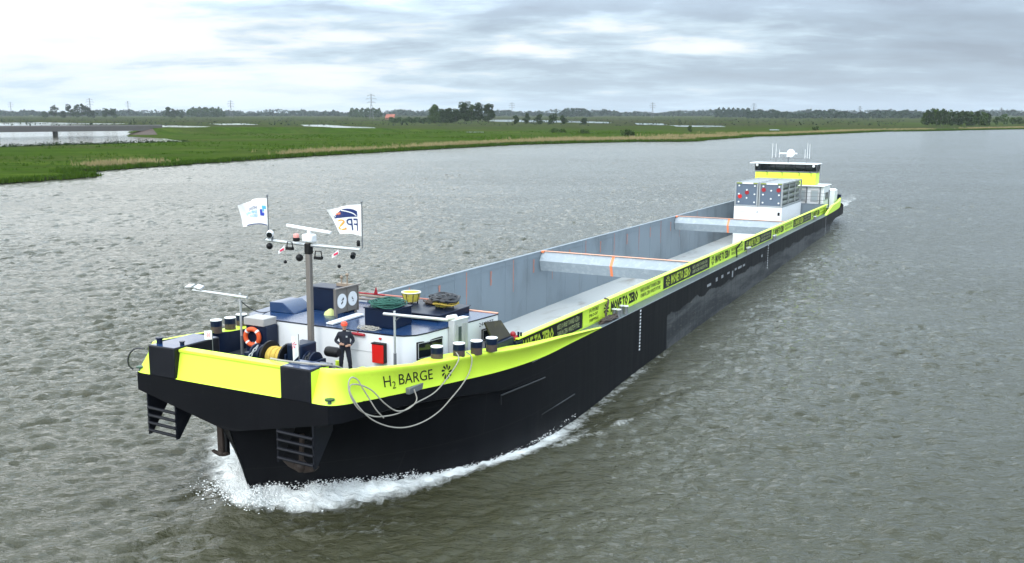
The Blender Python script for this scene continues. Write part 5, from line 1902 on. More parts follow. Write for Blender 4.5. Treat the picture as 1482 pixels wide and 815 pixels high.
# ------------------------------------------------------------------ the man on the foredeck
def make_person():
    base_b = P(4.20, 1.40, -.53)
    Fv = Vector((.62, -.785, 0)).normalized()
    Lv = Vector((0, 0, 1)).cross(Fv)
    pts, rads, edges = [], [], []

    def add(l, f, z, r, par=None):
        pts.append(base_b + Lv * l + Fv * f + Vector((0, 0, z)))
        rads.append(r if isinstance(r, tuple) else (r, r))
        if par is not None:
            edges.append((par, len(pts) - 1))
        return len(pts) - 1
    pel = add(0, 0, .96, (.165, .125))
    sp = add(0, 0, 1.14, (.160, .120), pel)
    ch = add(0, .0, 1.33, (.185, .130), sp)
    nb = add(0, -.005, 1.475, (.085, .075), ch)
    nk = add(0, .005, 1.545, (.055, .058), nb)
    h0 = add(0, .022, 1.60, (.066, .074), nk)
    h1 = add(0, .024, 1.68, (.078, .094), h0)
    h2 = add(0, .014, 1.755, (.070, .085), h1)
    for s in (1, -1):
        sh = add(s * .185, -.01, 1.415, .082, ch)
        el = add(s * .31, -.05, 1.15, .066, sh)
        wr = add(s * (.185 if s > 0 else .15), .145, 1.07 - .05 * (s > 0), .046, el)
        dz0 = -.05 * (s > 0) + .015 * (s < 0)
        hd = add(s * .12, .185, 1.075 + dz0, (.040, .028), wr)
        for q, (dz, ln) in enumerate(((.030, .062), (.010, .072), (-.010, .068), (-.028, .055))):
            a = add(s * .085, .205 + .02 * (s < 0), 1.075 + dz + dz0, .0105, hd)
            b_ = add(s * (.085 - ln * .6), .212 + .02 * (s < 0), 1.070 + dz * .9 + dz0, .0095, a)
            add(s * (.085 - ln), .200 + .02 * (s < 0), 1.062 + dz * .8 + dz0, .008, b_)
        a = add(s * .125, .205, 1.115 + dz0, .012, hd)
        add(s * .105, .222, 1.140 + dz0, .010, a)
        hp = add(s * .095, 0, .90, (.115, .115), pel)
        e_ = .05 if s > 0 else 0.0
        kn = add(s * .125 + e_ * .6, .03 + e_, .50, .082, hp)
        an = add(s * .14 + e_, -.02 + e_, .12, .066, kn)
        hl_ = add(s * .145 + e_, .01 + e_, .055, .055, an)
        add(s * .18 + e_, .14 + e_, .045, .046, hl_)
    me = bpy.data.meshes.new("person_skeleton")
    me.from_pydata([tuple(p - base_b) for p in pts], edges, [])
    o = bpy.data.objects.new("person_skeleton", me)
    COL.objects.link(o)
    sk = o.modifiers.new("skin", 'SKIN')
    if not me.skin_vertices:
        bm = bmesh.new(); bm.from_mesh(me); bm.verts.layers.skin.verify(); bm.to_mesh(me); bm.free()
    for i, r in enumerate(rads):
        me.skin_vertices[0].data[i].radius = r
    me.skin_vertices[0].data[0].use_root = True
    ss = o.modifiers.new("sub", 'SUBSURF')
    ss.levels = 2
    ss.render_levels = 2
    dg = bpy.context.evaluated_depsgraph_get()
    dg.update()
    body = bpy.data.meshes.new_from_object(o.evaluated_get(dg))
    bpy.data.objects.remove(o)
    body.name = "person"
    # creases and slack in the clothes
    from mathutils import noise as mnoise
    for v in body.vertices:
        if .14 < v.co.z < 1.46 and v.co.dot(Fv) < .16:
            q = v.co
            n_ = mnoise.noise(Vector((q.x * 9, q.y * 9, q.z * 16))) + .6 * mnoise.noise(Vector((q.x * 17, q.y * 17, q.z * 34)))
            v.co = q + v.normal * .011 * n_
    # nose, ears, eyes and mouth
    bm = bmesh.new()
    bm.from_mesh(body)
    def feat(l, f, z, sx, sy, sz, mi):
        m_ = Matrix.Translation(Lv * l + Fv * f + Vector((0, 0, z))) @ Matrix((( Lv.x, Fv.x, 0, 0), (Lv.y, Fv.y, 0, 0), (0, 0, 1, 0), (0, 0, 0, 1))) @ Matrix.Diagonal((sx, sy, sz, 1))
        r = bmesh.ops.create_uvsphere(bm, u_segments=8, v_segments=6, radius=1, matrix=m_)
        for v in r['verts']:
            for f_ in v.link_faces:
                f_.material_index = mi
    for f_ in bm.faces:
        c = f_.calc_center_median()
        fr = c.dot(Fv)
        f_.material_index = 1 if c.z > 1.545 or (fr > .168 and .98 < c.z < 1.2) else (2 if c.z < .13 else 0)
        f_.smooth = True
    feat(0, .118, 1.665, .014, .022, .024, 1)
    for s in (1, -1):
        feat(s * .080, .02, 1.67, .012, .022, .034, 1)
        feat(s * .032, .098, 1.695, .014, .012, .008, 2)
    feat(0, .098, 1.622, .026, .012, .006, 3)
    bm.to_mesh(body)
    bm.free()
    for m_ in (M_cloth, M_skin, M_ink, mat("lips", (.36, .14, .12), .5)):
        body.materials.append(m_)
    p = bpy.data.objects.new("person", body)
    COL.objects.link(p)
    p.matrix_world = BARGE @ Matrix.Translation(base_b)
    BASES[p] = base_b
    tag(p, "person in dark navy work clothes and orange red helmet standing on the foredeck", "person")
    mb = MB()
    c = base_b + Fv * .018 + Vector((0, 0, 1.735))
    mb.lathe([(.118, -.02), (.116, .03), (.10, .075), (.065, .105), (.02, .115)], c, 18)
    mb.prism([c + Lv * a + Fv * b_ + Vector((0, 0, -.02)) for a, b_ in ((-.09, .06), (-.07, .15), (0, .175), (.07, .15), (.09, .06))], (0, 0, .012))
    mb.build("helmet", M_hat, p)
    mb = MB()
    mb.obox(base_b + Fv * .135 + Lv * .07 + Vector((0, 0, 1.33)), Lv * .03, Fv * .006, (0, 0, .03))
    mb.build("chest_badge", M_lgrey, p)
    mb = MB()
    mb.torus(base_b + Vector((0, 0, 1.03)), .165, .018, Lv, Fv * .78, 22, 6)
    mb.build("belt", M_ink, p)
    return p


make_person()

# ------------------------------------------------------------------ foam thrown up by the bow
def blob_mesh(name, cs, rs, m_, base_pt, squash=.7):
    """many small lumps as one mesh"""
    n = len(cs)
    ico = np.array([(1, 0, 0), (-1, 0, 0), (0, 1, 0), (0, -1, 0), (0, 0, 1), (0, 0, -1)], float)
    icf = np.array([(0, 2, 4), (2, 1, 4), (1, 3, 4), (3, 0, 4), (2, 0, 5), (1, 2, 5), (3, 1, 5), (0, 3, 5)])
    jit = 1 + rng.normal(size=(n, 6, 1)) * .25
    sc = np.stack([rs * rng.uniform(.7, 1.5, n), rs * rng.uniform(.7, 1.5, n), rs * squash * rng.uniform(.5, 1.2, n)], 1)
    v = ico[None] * jit * sc[:, None, :]
    a = rng.uniform(0, 6.28, n)
    ca, sa = np.cos(a)[:, None], np.sin(a)[:, None]
    v = np.stack([v[..., 0] * ca - v[..., 1] * sa, v[..., 0] * sa + v[..., 1] * ca, v[..., 2]], -1) + cs[:, None, :] - np.array(base_pt)
    f = (icf[None] + (np.arange(n) * 6)[:, None, None]).reshape(-1, 3)
    me = bpy.data.meshes.new(name)
    me.from_pydata(v.reshape(-1, 3).tolist(), [], f.tolist())
    me.shade_smooth()
    me.materials.append(m_)
    o = bpy.data.objects.new(name, me)
    COL.objects.link(o)
    o.location = base_pt
    return o


def make_foam():
    m = bpy.data.materials.new("white_foam")
    m.use_nodes = True
    b = m.node_tree.nodes['Principled BSDF']
    b.inputs['Base Color'].default_value = (.90, .91, .90, 1)
    b.inputs['Roughness'].default_value = .7
    b.inputs['Subsurface Weight'].default_value = 0.0
    cs, rs = [], []
    def put(u, v, z, r):
        p = BARGE @ Vector((v, u, 0))
        # barge plan position, world height
        cs.append((p.x, p.y, z))
        rs.append(r)
    n = 30000
    for _ in range(n):
        sg = 1 if rng.random() < .62 else -1
        u = rng.gamma(1.7, 2.2) + .2
        if u > 15:
            continue
        vw = interp(u, VW)
        w_ = interp(u, [(0, .9), (2, 1.2), (4, .95), (6, .62), (9, .55), (13, .35)]) if sg > 0 else interp(u, [(0, 1.0), (2, 1.8), (5, 2.0), (9, 1.4), (14, .7)])
        d = min(abs(rng.normal()), 1.0 + rng.random() * .8) * w_ * .48 - .05
        if u < .9:
            vv = rng.normal() * .8
            uu = .9 - abs(rng.normal()) * .5
            d = .3
        else:
            vv, uu = sg * (vw + d), u
        # raggedness: clumps
        cl = math.sin(uu * 2.3 + sg) + math.sin(uu * 5.1 + 2 * vv) + .8 * math.sin(vv * 4.3)
        if cl < -0.9 and rng.random() < .8:
            continue
        if uu > 7 and rng.random() < (uu - 7) / 9:
            continue
        hgt = .66 * math.exp(-(max(d, 0) / 1.0) ** 1.5) * math.exp(-max(uu - 1.2, 0) / 4.2)
        z = hgt * rng.uniform(.8, 1.12) + abs(rng.normal()) * .05 + (.25 * rng.random() ** 3 if uu < 5 else 0) + .02
        put(uu, vv, z, (.006 + .026 * rng.random() ** 2.2) * (1.2 if uu < 5 else .9) * (1.0 if d < .5 * w_ else .62))
    o = blob_mesh("bow_foam", np.array(cs), np.array(rs), m, (-7.5, 28.5, 0))
    o["kind"] = "stuff"
    o["label"] = "white foam thrown up around the bow of the barge"


make_foam()

# ------------------------------------------------------------------ vegetation
def leaf_mat(name, a, b_):
    m = bpy.data.materials.new(name)
    m.use_nodes = True
    t = m.node_tree
    p = t.nodes['Principled BSDF']
    p.inputs['Roughness'].default_value = .8
    p.inputs['Specular IOR Level'].default_value = .0
    g = N(t, 'ShaderNodeNewGeometry')
    n1 = noise(t, mapping(t, g.outputs['Position'], scale=(.35, .35, .35)), 1.0, 4, .6)
    c = mix_col(t, math_node(t, 'ADD', math_node(t, 'MULTIPLY', n1, .6), math_node(t, 'MULTIPLY', g.outputs['Random Per Island'], .4)), a, b_)
    t.links.new(c, p.inputs['Base Color'])
    return m


L_dark = leaf_mat("dark_leaves", (.018, .034, .014), (.052, .078, .030))
L_mid = leaf_mat("green_leaves", (.030, .058, .016), (.075, .110, .034))
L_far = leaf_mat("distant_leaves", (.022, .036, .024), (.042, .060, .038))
L_reed = leaf_mat("dry_reed", (.22, .18, .085), (.38, .31, .165))
L_grass = leaf_mat("tall_grass", (.030, .066, .006), (.070, .125, .014))
M_bark = mat("bark", (.05, .042, .034), .9, var=.3, vscale=4)


def leaves(name, C, S, m_, base, parent=None, flat=.0):
    """leaf clumps: one randomly turned quad per centre"""
    n = len(C)
    a = rng.normal(size=(n, 3)); a /= np.linalg.norm(a, axis=1)[:, None]
    b_ = rng.normal(size=(n, 3)); b_ -= a * (a * b_).sum(1)[:, None]; b_ /= np.linalg.norm(b_, axis=1)[:, None]
    S = np.asarray(S)[:, None]
    C = C - np.array(base)
    v = np.stack([C - a * S - b_ * S * .6, C + a * S - b_ * S * .35, C + a * S * .8 + b_ * S * .6, C - a * S * .7 + b_ * S * .7], 1).reshape(-1, 3)
    f = np.arange(n * 4).reshape(-1, 4)
    me = bpy.data.meshes.new(name)
    me.from_pydata(v.tolist(), [], f.tolist())
    me.materials.append(m_)
    o = bpy.data.objects.new(name, me)
    COL.objects.link(o)
    if parent is not None:
        o.parent = parent
    else:
        o.location = base
    return o


def crown_points(w, h, z0, n, lobes, seed, tall=False):
    r = np.random.default_rng(seed)
    out_ = []
    cs = []
    for k in range(lobes):
        f = (k + .5) / lobes
        zz = z0 + (h - z0) * (.12 + .80 * f)
        env = .42 + .58 * math.sin(math.pi * (.24 + .66 * f)) if not tall else (.55 + .45 * math.sin(math.pi * (1 - f)))
        a = r.uniform(0, 6.28)
        rr = w * .5 * env * r.uniform(.25, .75)
        cs.append((rr * math.cos(a), rr * math.sin(a), zz, w * r.uniform(.13, .30) * (.7 + .3 * env)))
    for k in range(n):
        c = cs[r.integers(len(cs))]
        d = r.normal(size=3)
        d /= np.linalg.norm(d)
        q = r.uniform(.35, 1.0) ** .5
        out_.append((c[0] + d[0] * c[3] * q, c[1] + d[1] * c[3] * q, min(h, c[2] + d[2] * c[3] * q * .85)))
    return np.array(out_)


def tree(name, label, x, y, z, h, w, m_, seed, n=520, leaf=.75, z0=.22, lobes=13, group=None, cat="tree", trunk_r=None, tall=False):
    t = thing(name, label, cat, (x, y, z), frame=WORLD, group=group)
    r = random.Random(seed)
    mb = MB()
    tr = trunk_r or h * .018
    top = Vector((x + r.uniform(-.4, .4), y, z + h * .72))
    mb.tube([Vector((x, y, z - .3)), Vector((x + r.uniform(-.2, .2), y, z + h * .35)), top], tr, 7, r2=tr * .3)
    for k in range(5):
        a = r.uniform(0, 6.28)
        s = Vector((x, y, z + h * r.uniform(.25, .6)))
        mb.tube([s, s + Vector((math.cos(a) * w * .18, math.sin(a) * w * .18, h * .12)), s + Vector((math.cos(a) * w * .36, math.sin(a) * w * .36, h * .22))], tr * .4, 5, r2=tr * .12)
    mb.build("trunk", M_bark, t)
    C = crown_points(w, h, h * z0, n, lobes, seed, tall) + np.array((x, y, z))
    leaves("crown", C, leaf * rng.uniform(.6, 1.3, len(C)), m_, (x, y, z), t)
    return t


D2 = lambda px, d: ((px - 741) / FOC * (d * .984 + 2.2), d)
# prominent trees behind the meadow
for k, (px, d, h, w, n, lab) in enumerate((
        (629, 1130, 22, 16, 714, "loose leafy tree at the left end of the tall tree row behind the meadow"),
        (641, 1180, 17, 17, 782, "lower round tree second from the left in the tall tree row"),
        (651, 1180, 18, 18, 816, "middle low dense tree filling the gap in the tall tree row"),
        (660, 1150, 17, 15, 714, "short bushy tree left of the tallest tree in the row"),
        (673, 1110, 25, 19, 1054, "tallest and widest tree of the row behind the meadow"),
        (683, 1110, 22, 13, 646, "narrow tree just right of the tallest tree in the row"),
        (692, 1100, 24, 14, 731, "tall tree with a notched top right of the row's middle"),
        (707, 1100, 23, 18, 1020, "broad dense tree at the right end of the tall tree row"))):
    x, y = D2(px, d)
    tree("broadleaf_tree", lab, x, y, LAND_Z, h, w, L_mid if k in (0, 5) else L_dark, 100 + k, n=int(n * 2.4), leaf=.66, z0=.08, lobes=24, group="tree row behind the meadow")
for k, (px, d, h, w, lab) in enumerate((
        (747, 1020, 9.5, 8, "small dark tree at the left of the five field trees"),
        (761, 1020, 12, 10, "tallest of the five small field trees"),
        (779, 1020, 10.5, 10, "round middle one of the five small field trees"),
        (800, 1010, 11, 11, "wide fourth one of the five small field trees"),
        (815, 1010, 9, 9, "small tree at the right of the five field trees"),
        (845, 1020, 6, 9, "low bush like tree standing apart right of the field trees"))):
    x, y = D2(px, d)
    tree("broadleaf_tree", lab, x, y, LAND_Z, h, w, L_dark, 140 + k, n=300, leaf=.85, z0=.05, lobes=9, group="small field trees")
# clump beyond the bridge
for k, (px, d, h, w, lab) in enumerate((
        (66, 2350, 16, 16, "low bush left of the lone tree beyond the bridge"),
        (78, 2300, 31, 24, "lone round tree left of the wood beyond the bridge"),
        (90, 2320, 17, 20, "low tree between the lone tree and the wood beyond the bridge"),
        (103, 2300, 33, 26, "first tall tree of the thin wood beyond the bridge"),
        (111, 2300, 34, 22, "tallest tree of the thin wood beyond the bridge"),
        (120, 2300, 35, 20, "slender tree in the middle of the thin wood beyond the bridge"),
        (128, 2300, 29, 20, "ragged tree at the right of the thin wood beyond the bridge"),
        (137, 2320, 18, 20, "low tree right of the thin wood beyond the bridge"),
        (153, 2300, 23, 26, "open topped tree right of the pylon beyond the bridge"),
        (164, 2300, 22, 22, "last leaning tree of the clump beyond the bridge"),
        (243, 2350, 26, 26, "dark round tree left in the small wood in the marsh"),
        (252, 2350, 22, 32, "broad brownish tree of the small wood in the marsh"),
        (262, 2350, 20, 26, "low right hand tree of the small wood in the marsh"))):
    x, y = D2(px, d)
    tree("broadleaf_tree", lab, x, y, LAND_Z, h, w, L_dark, 170 + k, n=260, leaf=1.9, z0=.08, lobes=10, group="trees beyond the bridge")
# wood on the right bank bend: every tree one can tell apart
for k in range(17):
    px = 1338 + k * 5.6 + rng.uniform(-1.5, 1.5)
    d = 900 + rng.uniform(-30, 40)
    x, y = D2(px, d)
    h = interp(px, [(1336, 12.5), (1345, 15.5), (1358, 17), (1372, 14), (1400, 14), (1420, 13.5), (1436, 9)]) + rng.uniform(-.8, .8)
    tree("broadleaf_tree", "dense green tree in the dark wood on the far right river bank", x, y, LAND_Z, h, 9.5, L_dark if k % 3 else L_mid, 300 + k, n=330, leaf=.85, z0=.0, lobes=11, group="wood on the far right bank")
for k, (px, d, h, w, lab) in enumerate(((1452, 1000, 11, 11, "round tree apart from the wood at the far right"), (1466, 1010, 7, 9, "low tree beside the round one at the far right edge"), (1476, 1010, 7.5, 10, "last low tree at the right edge of the picture"),
                                        (1441, 960, 8, 8, "small tree just right of the dark wood"))):
    x, y = D2(px, d)
    tree("broadleaf_tree", lab, x, y, LAND_Z, h, w, L_mid, 340 + k, n=240, leaf=.85, z0=.05, lobes=8, group="trees at the far right")
for k, (px, d, h, w, lab) in enumerate(((905, 500, 3.2, 6.5, "dark green bush on the bank left of the reed point"), (914, 505, 2.6, 5.5, "smaller dark bush just right of the bigger bank bush"), (998, 610, 4.0, 4.2, "upright bush on the bank behind the reed point"),
                                        (845, 560, 2.2, 7, "low bush in the middle of the green meadow"), (1180, 640, 3.0, 6, "bush on the low bank right of the wheelhouse mast"), (802, 590, 2.4, 6, "left one of two low bushes by the meadow track"), (815, 590, 2.0, 6, "right one of two low bushes by the meadow track"))):
    x, y = D2(px, d)
    tree("bush", lab, x, y, LAND_Z, h, w, L_mid, 360 + k, n=240, leaf=.42, z0=.0, lobes=9, cat="bush", trunk_r=.06)
# row of little bushes along the side channel
for k in range(26):
    px = 4 + k * 10.4 + rng.uniform(-3, 3)
    x, y = G(px, 213.2 - px * .030)
    h = rng.uniform(.5, 1.1)
    t = leaves("waterside_bush", np.array([(x + rng.normal() * .9, y + rng.normal() * .5, LAND_Z + abs(rng.normal()) * h * .6) for _ in range(70)]), rng.uniform(.15, .35, 70), L_dark, (x, y, LAND_Z))
    tag(t, "low dark bush at the near edge of the side channel by the bridge", "bush", "bushes along the side channel")

# reeds and long grass along the bank: stuff
def tufts(name, pts, hs, m_, label, wid=.10, blades=5):
    n = len(pts)
    P0 = np.repeat(pts, blades, 0) + np.c_[rng.normal(size=(n * blades, 2)) * .28, np.zeros(n * blades)]
    H = np.repeat(hs, blades) * rng.uniform(.6, 1.15, n * blades)
    a = rng.uniform(0, 6.28, n * blades)
    dx = np.c_[np.cos(a), np.sin(a), np.zeros_like(a)] * wid
    lean = np.c_[rng.normal(size=(n * blades, 2)) * .22, np.ones(n * blades)] * H[:, None]
    v = np.stack([P0 - dx, P0 + dx, P0 + lean + dx * .2, P0 + lean - dx * .2], 1).reshape(-1, 3)
    base_ = pts.mean(0)
    me = bpy.data.meshes.new(name)
    me.from_pydata((v - base_).tolist(), [], np.arange(len(v)).reshape(-1, 4).tolist())
    me.materials.append(m_)
    o = bpy.data.objects.new(name, me)
    o.location = base_
    COL.objects.link(o)
    o["kind"] = "stuff"
    o["label"] = label
    return o


bk = np.array([p for p in BK if 120 < p[1] < 760 and p[0] < 430])
seg = np.diff(bk, axis=0)
sl = np.linalg.norm(seg, axis=1)
cum = np.r_[0, np.cumsum(sl)]
def along(s):
    x = np.interp(s, cum, bk[:, 0]); y = np.interp(s, cum, bk[:, 1])
    i = np.clip(np.searchsorted(cum, s) - 1, 0, len(seg) - 1)
    nrm = np.stack([-seg[i, 1], seg[i, 0]], 1) / sl[i][:, None]      # inland side
    return np.stack([x, y], 1), nrm
s = rng.uniform(0, cum[-1], 16000)
q, nr = along(s)
off = rng.normal(size=len(s)) * .7 - .25 + np.maximum(0, np.sin(s * .9) + np.sin(s * .37)) * .5
pp_ = q + nr * off[:, None]
tufts("bank_grass", np.c_[pp_, np.full(len(s), LAND_Z - .45)], rng.uniform(.5, 1.2, len(s)), L_grass, "long dark grass along the edge of the far bank")
# dry reed belts: from the second bay to the point, stronger in places
dens_s = lambda s_: np.clip(.55 + .6 * np.sin(s_ * .021 + 1.0) + .35 * np.sin(s_ * .07), 0, 1)
s = rng.uniform(0, cum[-1], 34000)
y_s = np.interp(s, cum, bk[:, 1])
keep_ = (y_s > 212) & (rng.random(len(s)) < dens_s(s) * np.where((y_s > 400) & (y_s < 540), 3.0, .85))
s = s[keep_]
q, nr = along(s)
off = 1.5 + np.abs(rng.normal(size=len(s))) * np.where((q[:, 1] > 400) & (q[:, 1] < 540), 17.0, 6.0)
pp_ = q + nr * off[:, None]
tufts("dry_reeds", np.c_[pp_, np.full(len(s), LAND_Z)], rng.uniform(.7, 1.5, len(s)), L_reed, "belt of dry straw coloured reeds behind the edge of the far bank", wid=.09)
# rough grass tussocks over the meadow
xs_ = rng.uniform(-320, 120, 17000); ys_ = 150 + 470 * rng.random(17000) ** 1.0
def inland(x, y):
    # left of the bank line at this distance
    b_ = np.array(BK)
    o_ = np.argsort(b_[:, 1])
    xb = np.interp(y, b_[o_, 1], b_[o_, 0])
    return x < xb - 2.5
clump = np.sin(xs_ * .06 + 2 * np.sin(ys_ * .03)) + np.sin(ys_ * .045 + xs_ * .02) + .8 * np.sin(xs_ * .21) * np.sin(ys_ * .17)
k_ = inland(xs_, ys_) & (clump > .1)
# keep the side channel clear
pxs = 741 + FOC * xs_ / ys_
chan = (pxs < 285) & (ys_ > 322 + np.clip(pxs, 0, 300) * .27) & (ys_ < 900)
k_ &= ~chan
tufts("meadow_tussocks", np.c_[xs_[k_], ys_[k_], np.full(k_.sum(), LAND_Z - .02)], rng.uniform(.25, .7, k_.sum()), L_grass, "tussocks of rough grass over the green meadow", wid=.16, blades=4)

# distant tree lines: far-off woods that read as one mass
def treeline(name, label, d0, d1, px0, px1, hfun, n, leaf, m_=None):
    px = rng.uniform(px0, px1, n)
    d = rng.uniform(d0, d1, n)
    x = (px - 741) / FOC * d
    h = hfun(px)
    z = LAND_Z + h * rng.random(n) ** .8
    C = np.stack([x, d, z], 1)
    base_ = (float(x.mean()), (d0 + d1) / 2, LAND_Z)
    o = leaves(name, C, leaf * rng.uniform(.5, 1.3, n), m_ or L_far, base_)
    o["kind"] = "stuff"
    o["label"] = label


bump = lambda px, a, s_: np.sin(px * a + s_)
treeline("distant_woods", "long blue grey line of far woods under the horizon sky", 3500, 4300, -180, 1700,
         lambda px: np.maximum(9, 14 + 5 * bump(px, .045, 0) + 4.5 * bump(px, .13, 1) + 2.5 * bump(px, .41, 2) + 1.5 * bump(px, 1.1, 0)), 30000, 4.5)
treeline("distant_woods", "second fainter line of woods farther behind the first", 5600, 6200, -180, 1700,
         lambda px: 22 + 7 * bump(px, .03, 2) + 4 * bump(px, .11, 1), 7000, 7.0)
treeline("distant_wood", "long low wood left of the red roofed house", 2600, 2900, 508, 556,
         lambda px: 24 * np.clip(np.minimum((px - 506) / 6, (558 - px) / 5), 0, 1) + 2 * bump(px, .8, 0), 900, 3.0, L_dark)
treeline("distant_wood", "round topped wood in the marsh right of the bridge", 2700, 2900, 278, 332,
         lambda px: 27 * np.clip(np.minimum((px - 274) / 10, (334 - px) / 8), 0, 1) ** .6 + 2 * bump(px, .7, 1), 1100, 3.0, L_dark)
treeline("distant_wood", "higher wood behind the small field trees", 2900, 3200, 808, 856,
         lambda px: 26 * np.clip(np.minimum((px - 804) / 14, (858 - px) / 14), 0, 1) ** .6, 800, 3.2)
treeline("distant_wood", "thin high wood behind the wheelhouse on the horizon", 2500, 2800, 1030, 1080,
         lambda px: 23 + 3 * bump(px, .9, 0), 1000, 2.8, L_far)
treeline("distant_wood", "long uneven wood right of the wheelhouse", 2100, 2500, 1075, 1345,
         lambda px: 15 + 4 * bump(px, .07, 0) + 2 * bump(px, .3, 1), 4200, 2.6, L_far)
treeline("distant_scrub", "patchy dark scrub across the far marsh", 900, 2200, -100, 1300,
         lambda px: np.maximum(.1, .5 + 1.0 * bump(px, .05, 0) * bump(px, .017, 1)), 3500, 1.1, L_far)
treeline("hedge_row", "low dark hedge running out left of the tall tree row", 1150, 1250, 566, 660,
         lambda px: 5.5 + 1.2 * bump(px, .5, 0), 1500, 1.2, L_dark)

# ------------------------------------------------------------------ bridge, dike, house, pylons
M_conc = mat("concrete", (.17, .165, .155), .85, var=.15, vscale=.5, col2=(.12, .11, .10), c2s=.4)
bg_ = thing("bridge", "long low concrete road bridge on round piers over the side channel", "bridge", (-255, 520, .3), frame=WORLD)
A, B_ = Vector((-330, 452, 0)), Vector((-205, 545, 0))
dr = (B_ - A).normalized()
nr_ = Vector((-dr.y, dr.x, 0))
mid_ = (A + B_) / 2
hl2 = (B_ - A).length / 2
mb = MB(); mb.obox(mid_ + Vector((0, 0, 4.10)), dr * hl2, nr_ * 4.5, (0, 0, 1.35)); mb.build("deck", mat("dark_concrete", (.10, .095, .09), .85, var=.2, vscale=.5), bg_, frame=WORLD)
mb = MB(); mb.obox(mid_ - nr_ * 4.4 + Vector((0, 0, 5.80)), dr * hl2, nr_ * .12, (0, 0, .34)); mb.build("parapet", M_conc, bg_, frame=WORLD)
for px in (4, 104):
    x, y = G(px, 199, .4)
    c = A + dr * ((Vector((x, y, 0)) - A).dot(dr))
    mb = MB(); mb.tube([Vector((c.x, c.y, -.4)) - nr_ * 1.0, Vector((c.x, c.y, 2.76)) - nr_ * 1.0], 1.0 if px > 50 else 1.25, 14); mb.tube([Vector((c.x, c.y, -.4)) + nr_ * 2.6, Vector((c.x, c.y, 2.76)) + nr_ * 2.6], 1.0, 14)
    mb.build("pier", M_conc, bg_, frame=WORLD)
# dike carrying the road on, and its stone slope at the bridge end
mb = MB()
dk = [(-209, 541), (-180, 562), (-140, 585), (-90, 610), (-30, 640), (60, 690)]
rows = []
for i, (x, y) in enumerate(dk):
    h = (4.3, 4.4, 4.0, 3.0, 1.8, .7)[i]
    rows.append([Vector((x + 8, y - 11, LAND_Z - .1)), Vector((x + 2, y - 3, h)), Vector((x - 2, y + 3, h)), Vector((x - 8, y + 11, LAND_Z - .1))])
mb.grid(rows)
dke = mb.build("dike", M_land, frame=WORLD, smooth=60)
dke["kind"] = "structure"
mb = MB()
c = Vector((-207, 542, 0))
mb.grid([[c + Vector((9 * math.cos(a) - 3, 9 * math.sin(a) - 3, LAND_Z - .5)) * 1.0 + Vector((math.cos(a) * 4, math.sin(a) * 4, 0)) for a in [rad(150 + 24 * k) for k in range(8)]],
         [c + Vector((3 * math.cos(a), 3 * math.sin(a), 4.25)) for a in [rad(150 + 24 * k) for k in range(8)]]])
slp = mb.build("stone_slope", mat("dark_stone", (.085, .062, .052), .9, var=.4, vscale=.8, bump=.8, bscale=1.5), frame=WORLD, smooth=0)
slp["kind"] = "structure"

hs = thing("farmhouse", "small farmhouse with a bright red tiled roof on the horizon", "house", (-232, 1780, LAND_Z), frame=WORLD)
hx0, hy0 = (564 - 741) / FOC * 1752, 1780
mb = MB(); mb.box(hx0 - 8, hx0 + 8, hy0 - 5, hy0 + 5, LAND_Z, 4.2); mb.build("wall", mat("brick", (.30, .16, .12), .85), hs, frame=WORLD)
mb = MB(); mb.prism([(hx0 - 8.6, hy0 - 5.8, 4.0), (hx0 - 8.6, hy0 + 5.8, 4.0), (hx0 - 6.5, hy0, 10.4)], (17.2, 0, 0)); rf_ = mb.build("roof", mat("red_tile", (.34, .11, .07), .75, var=.15), hs, frame=WORLD)
mb = MB(); mb.box(hx0 + 3, hx0 + 4.2, hy0 - .6, hy0 + .6, 8, 11.4); mb.build("chimney", mat("brick2", (.22, .12, .10), .85), rf_, frame=WORLD)
for k in range(3):
    mb = MB(); mb.box(hx0 - 6 + 4.5 * k, hx0 - 4.2 + 4.5 * k, hy0 - 5.06, hy0 - 5.0, 1.6, 3.4); mb.build("window", M_glass, hs, frame=WORLD)
M_pyl = mat("pylon_steel", (.13, .14, .15), .6, var=.1)


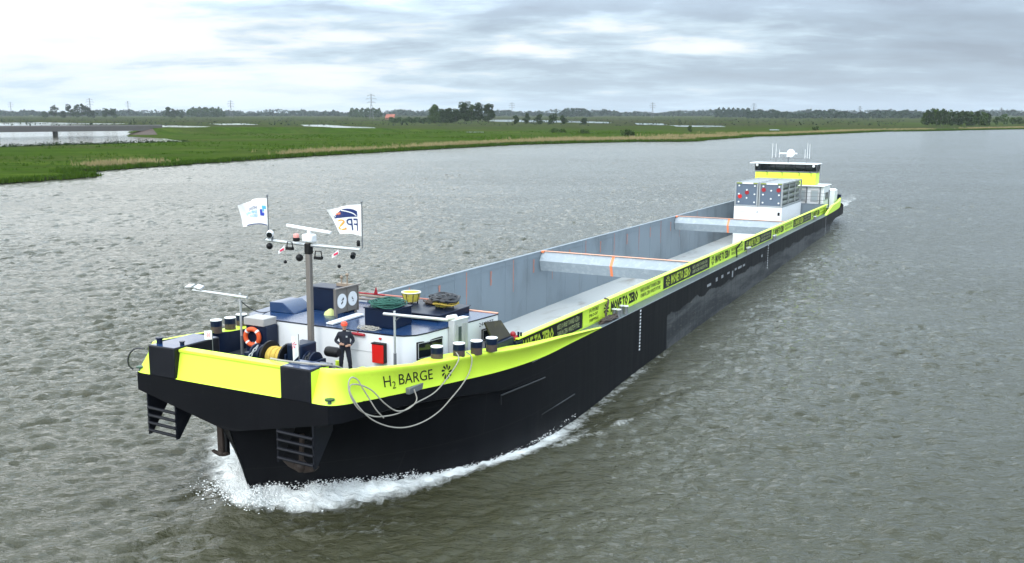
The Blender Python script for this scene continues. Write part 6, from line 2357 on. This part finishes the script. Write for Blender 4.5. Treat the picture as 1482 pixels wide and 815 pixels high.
def pylon_mesh(parent, h):
    """lattice tower: four legs with bracing, three cross arms"""
    b0 = BASES[parent]
    mb = MB()
    wb, wt = h * .085, h * .016
    lv = [0, .18, .34, .48, .60, .70, .79, .87, .94, 1.0]
    def cn(f):
        w = wb + (wt - wb) * min(1, f / .62) if f < .62 else wt
        return [b0 + Vector((sx_ * w, sy_ * w, h * f)) for sx_, sy_ in ((-1, -1), (1, -1), (1, 1), (-1, 1))]
    for a, b_ in zip(lv[:-1], lv[1:]):
        ca, cb_ = cn(a), cn(b_)
        for k in range(4):
            mb.tube([ca[k], cb_[k]], .18, 4, cap=False)
            mb.tube([ca[k], cb_[(k + 1) % 4]], .08, 4, cap=False)
            mb.tube([ca[(k + 1) % 4], cb_[k]], .08, 4, cap=False)
    mb.build("tower", M_pyl, parent, frame=WORLD, smooth=0)
    for f, l in ((.66, .17), (.80, .21), (.93, .15)):
        mb = MB()
        for s in (-1, 1):
            tip = b0 + Vector((s * h * l, 0, h * f))
            for yy in (-1, 1):
                mb.tube([b0 + Vector((s * wt, yy * wt, h * f)), tip], .20, 4)
            mb.tube([b0 + Vector((s * wt, 0, h * (f + .05))), tip], .18, 4)
            mb.tube([tip, tip + Vector((0, 0, -h * .045))], .22, 5)
        mb.build("cross_arm", M_pyl, parent, frame=WORLD, smooth=0)


for px, top, d, lab in ((3, 140, 2700, "lattice power pylon at the left edge of the horizon"), (141, 143, 2700, "power pylon behind the thin wood beyond the bridge"), (341, 146, 2600, "power pylon standing alone right of the round topped wood"),
                        (541, 137, 1950, "tallest lattice power pylon, left of the red roofed house"), (741, 149, 2500, "faint power pylon right of the tall tree row"), (941, 149, 2300, "power pylon left of the barge wheelhouse on the horizon"),
                        (1085, 150, 2400, "power pylon above the wheelhouse on the horizon"), (1236, 154, 2500, "short looking power pylon left of the dark right bank wood"), (1437, 156, 2300, "power pylon at the right of the dark wood"), (28, 148, 3600, "very faint far pylon right of the left edge pylon"),
                        (195, 147, 3800, "very faint far pylon between the bridge clump and the marsh wood"), (562, 160, 2600, "thin short mast behind the red roofed house")):
    x = (px - 741) / FOC * d
    h = CAM_H - LAND_Z + d * (163.6 - top) / FOC
    t = thing("power_pylon", lab, "pylon", (x, d, LAND_Z), frame=WORLD, group="power pylons along the horizon")
    pylon_mesh(t, h)

# ------------------------------------------------------------------ haze
HAZE = 0.000045
if HAZE:
    mb = MB()
    mb.box(-9500, 9500, -300, 12500, -9, 150)
    hz_ = mb.build("haze", None, frame=WORLD, smooth=0)
    hz_.data.materials.clear()
    m = bpy.data.materials.new("haze")
    m.use_nodes = True
    t = m.node_tree
    t.nodes.remove(t.nodes['Principled BSDF'])
    pv = t.nodes.new('ShaderNodeVolumePrincipled')
    pv.inputs['Color'].default_value = (.86, .92, 1.0, 1)
    pv.inputs['Density'].default_value = HAZE
    pv.inputs['Anisotropy'].default_value = 0.2
    t.links.new(pv.outputs[0], t.nodes['Material Output'].inputs['Volume'])
    hz_.data.materials.append(m)
    hz_["kind"] = "stuff"
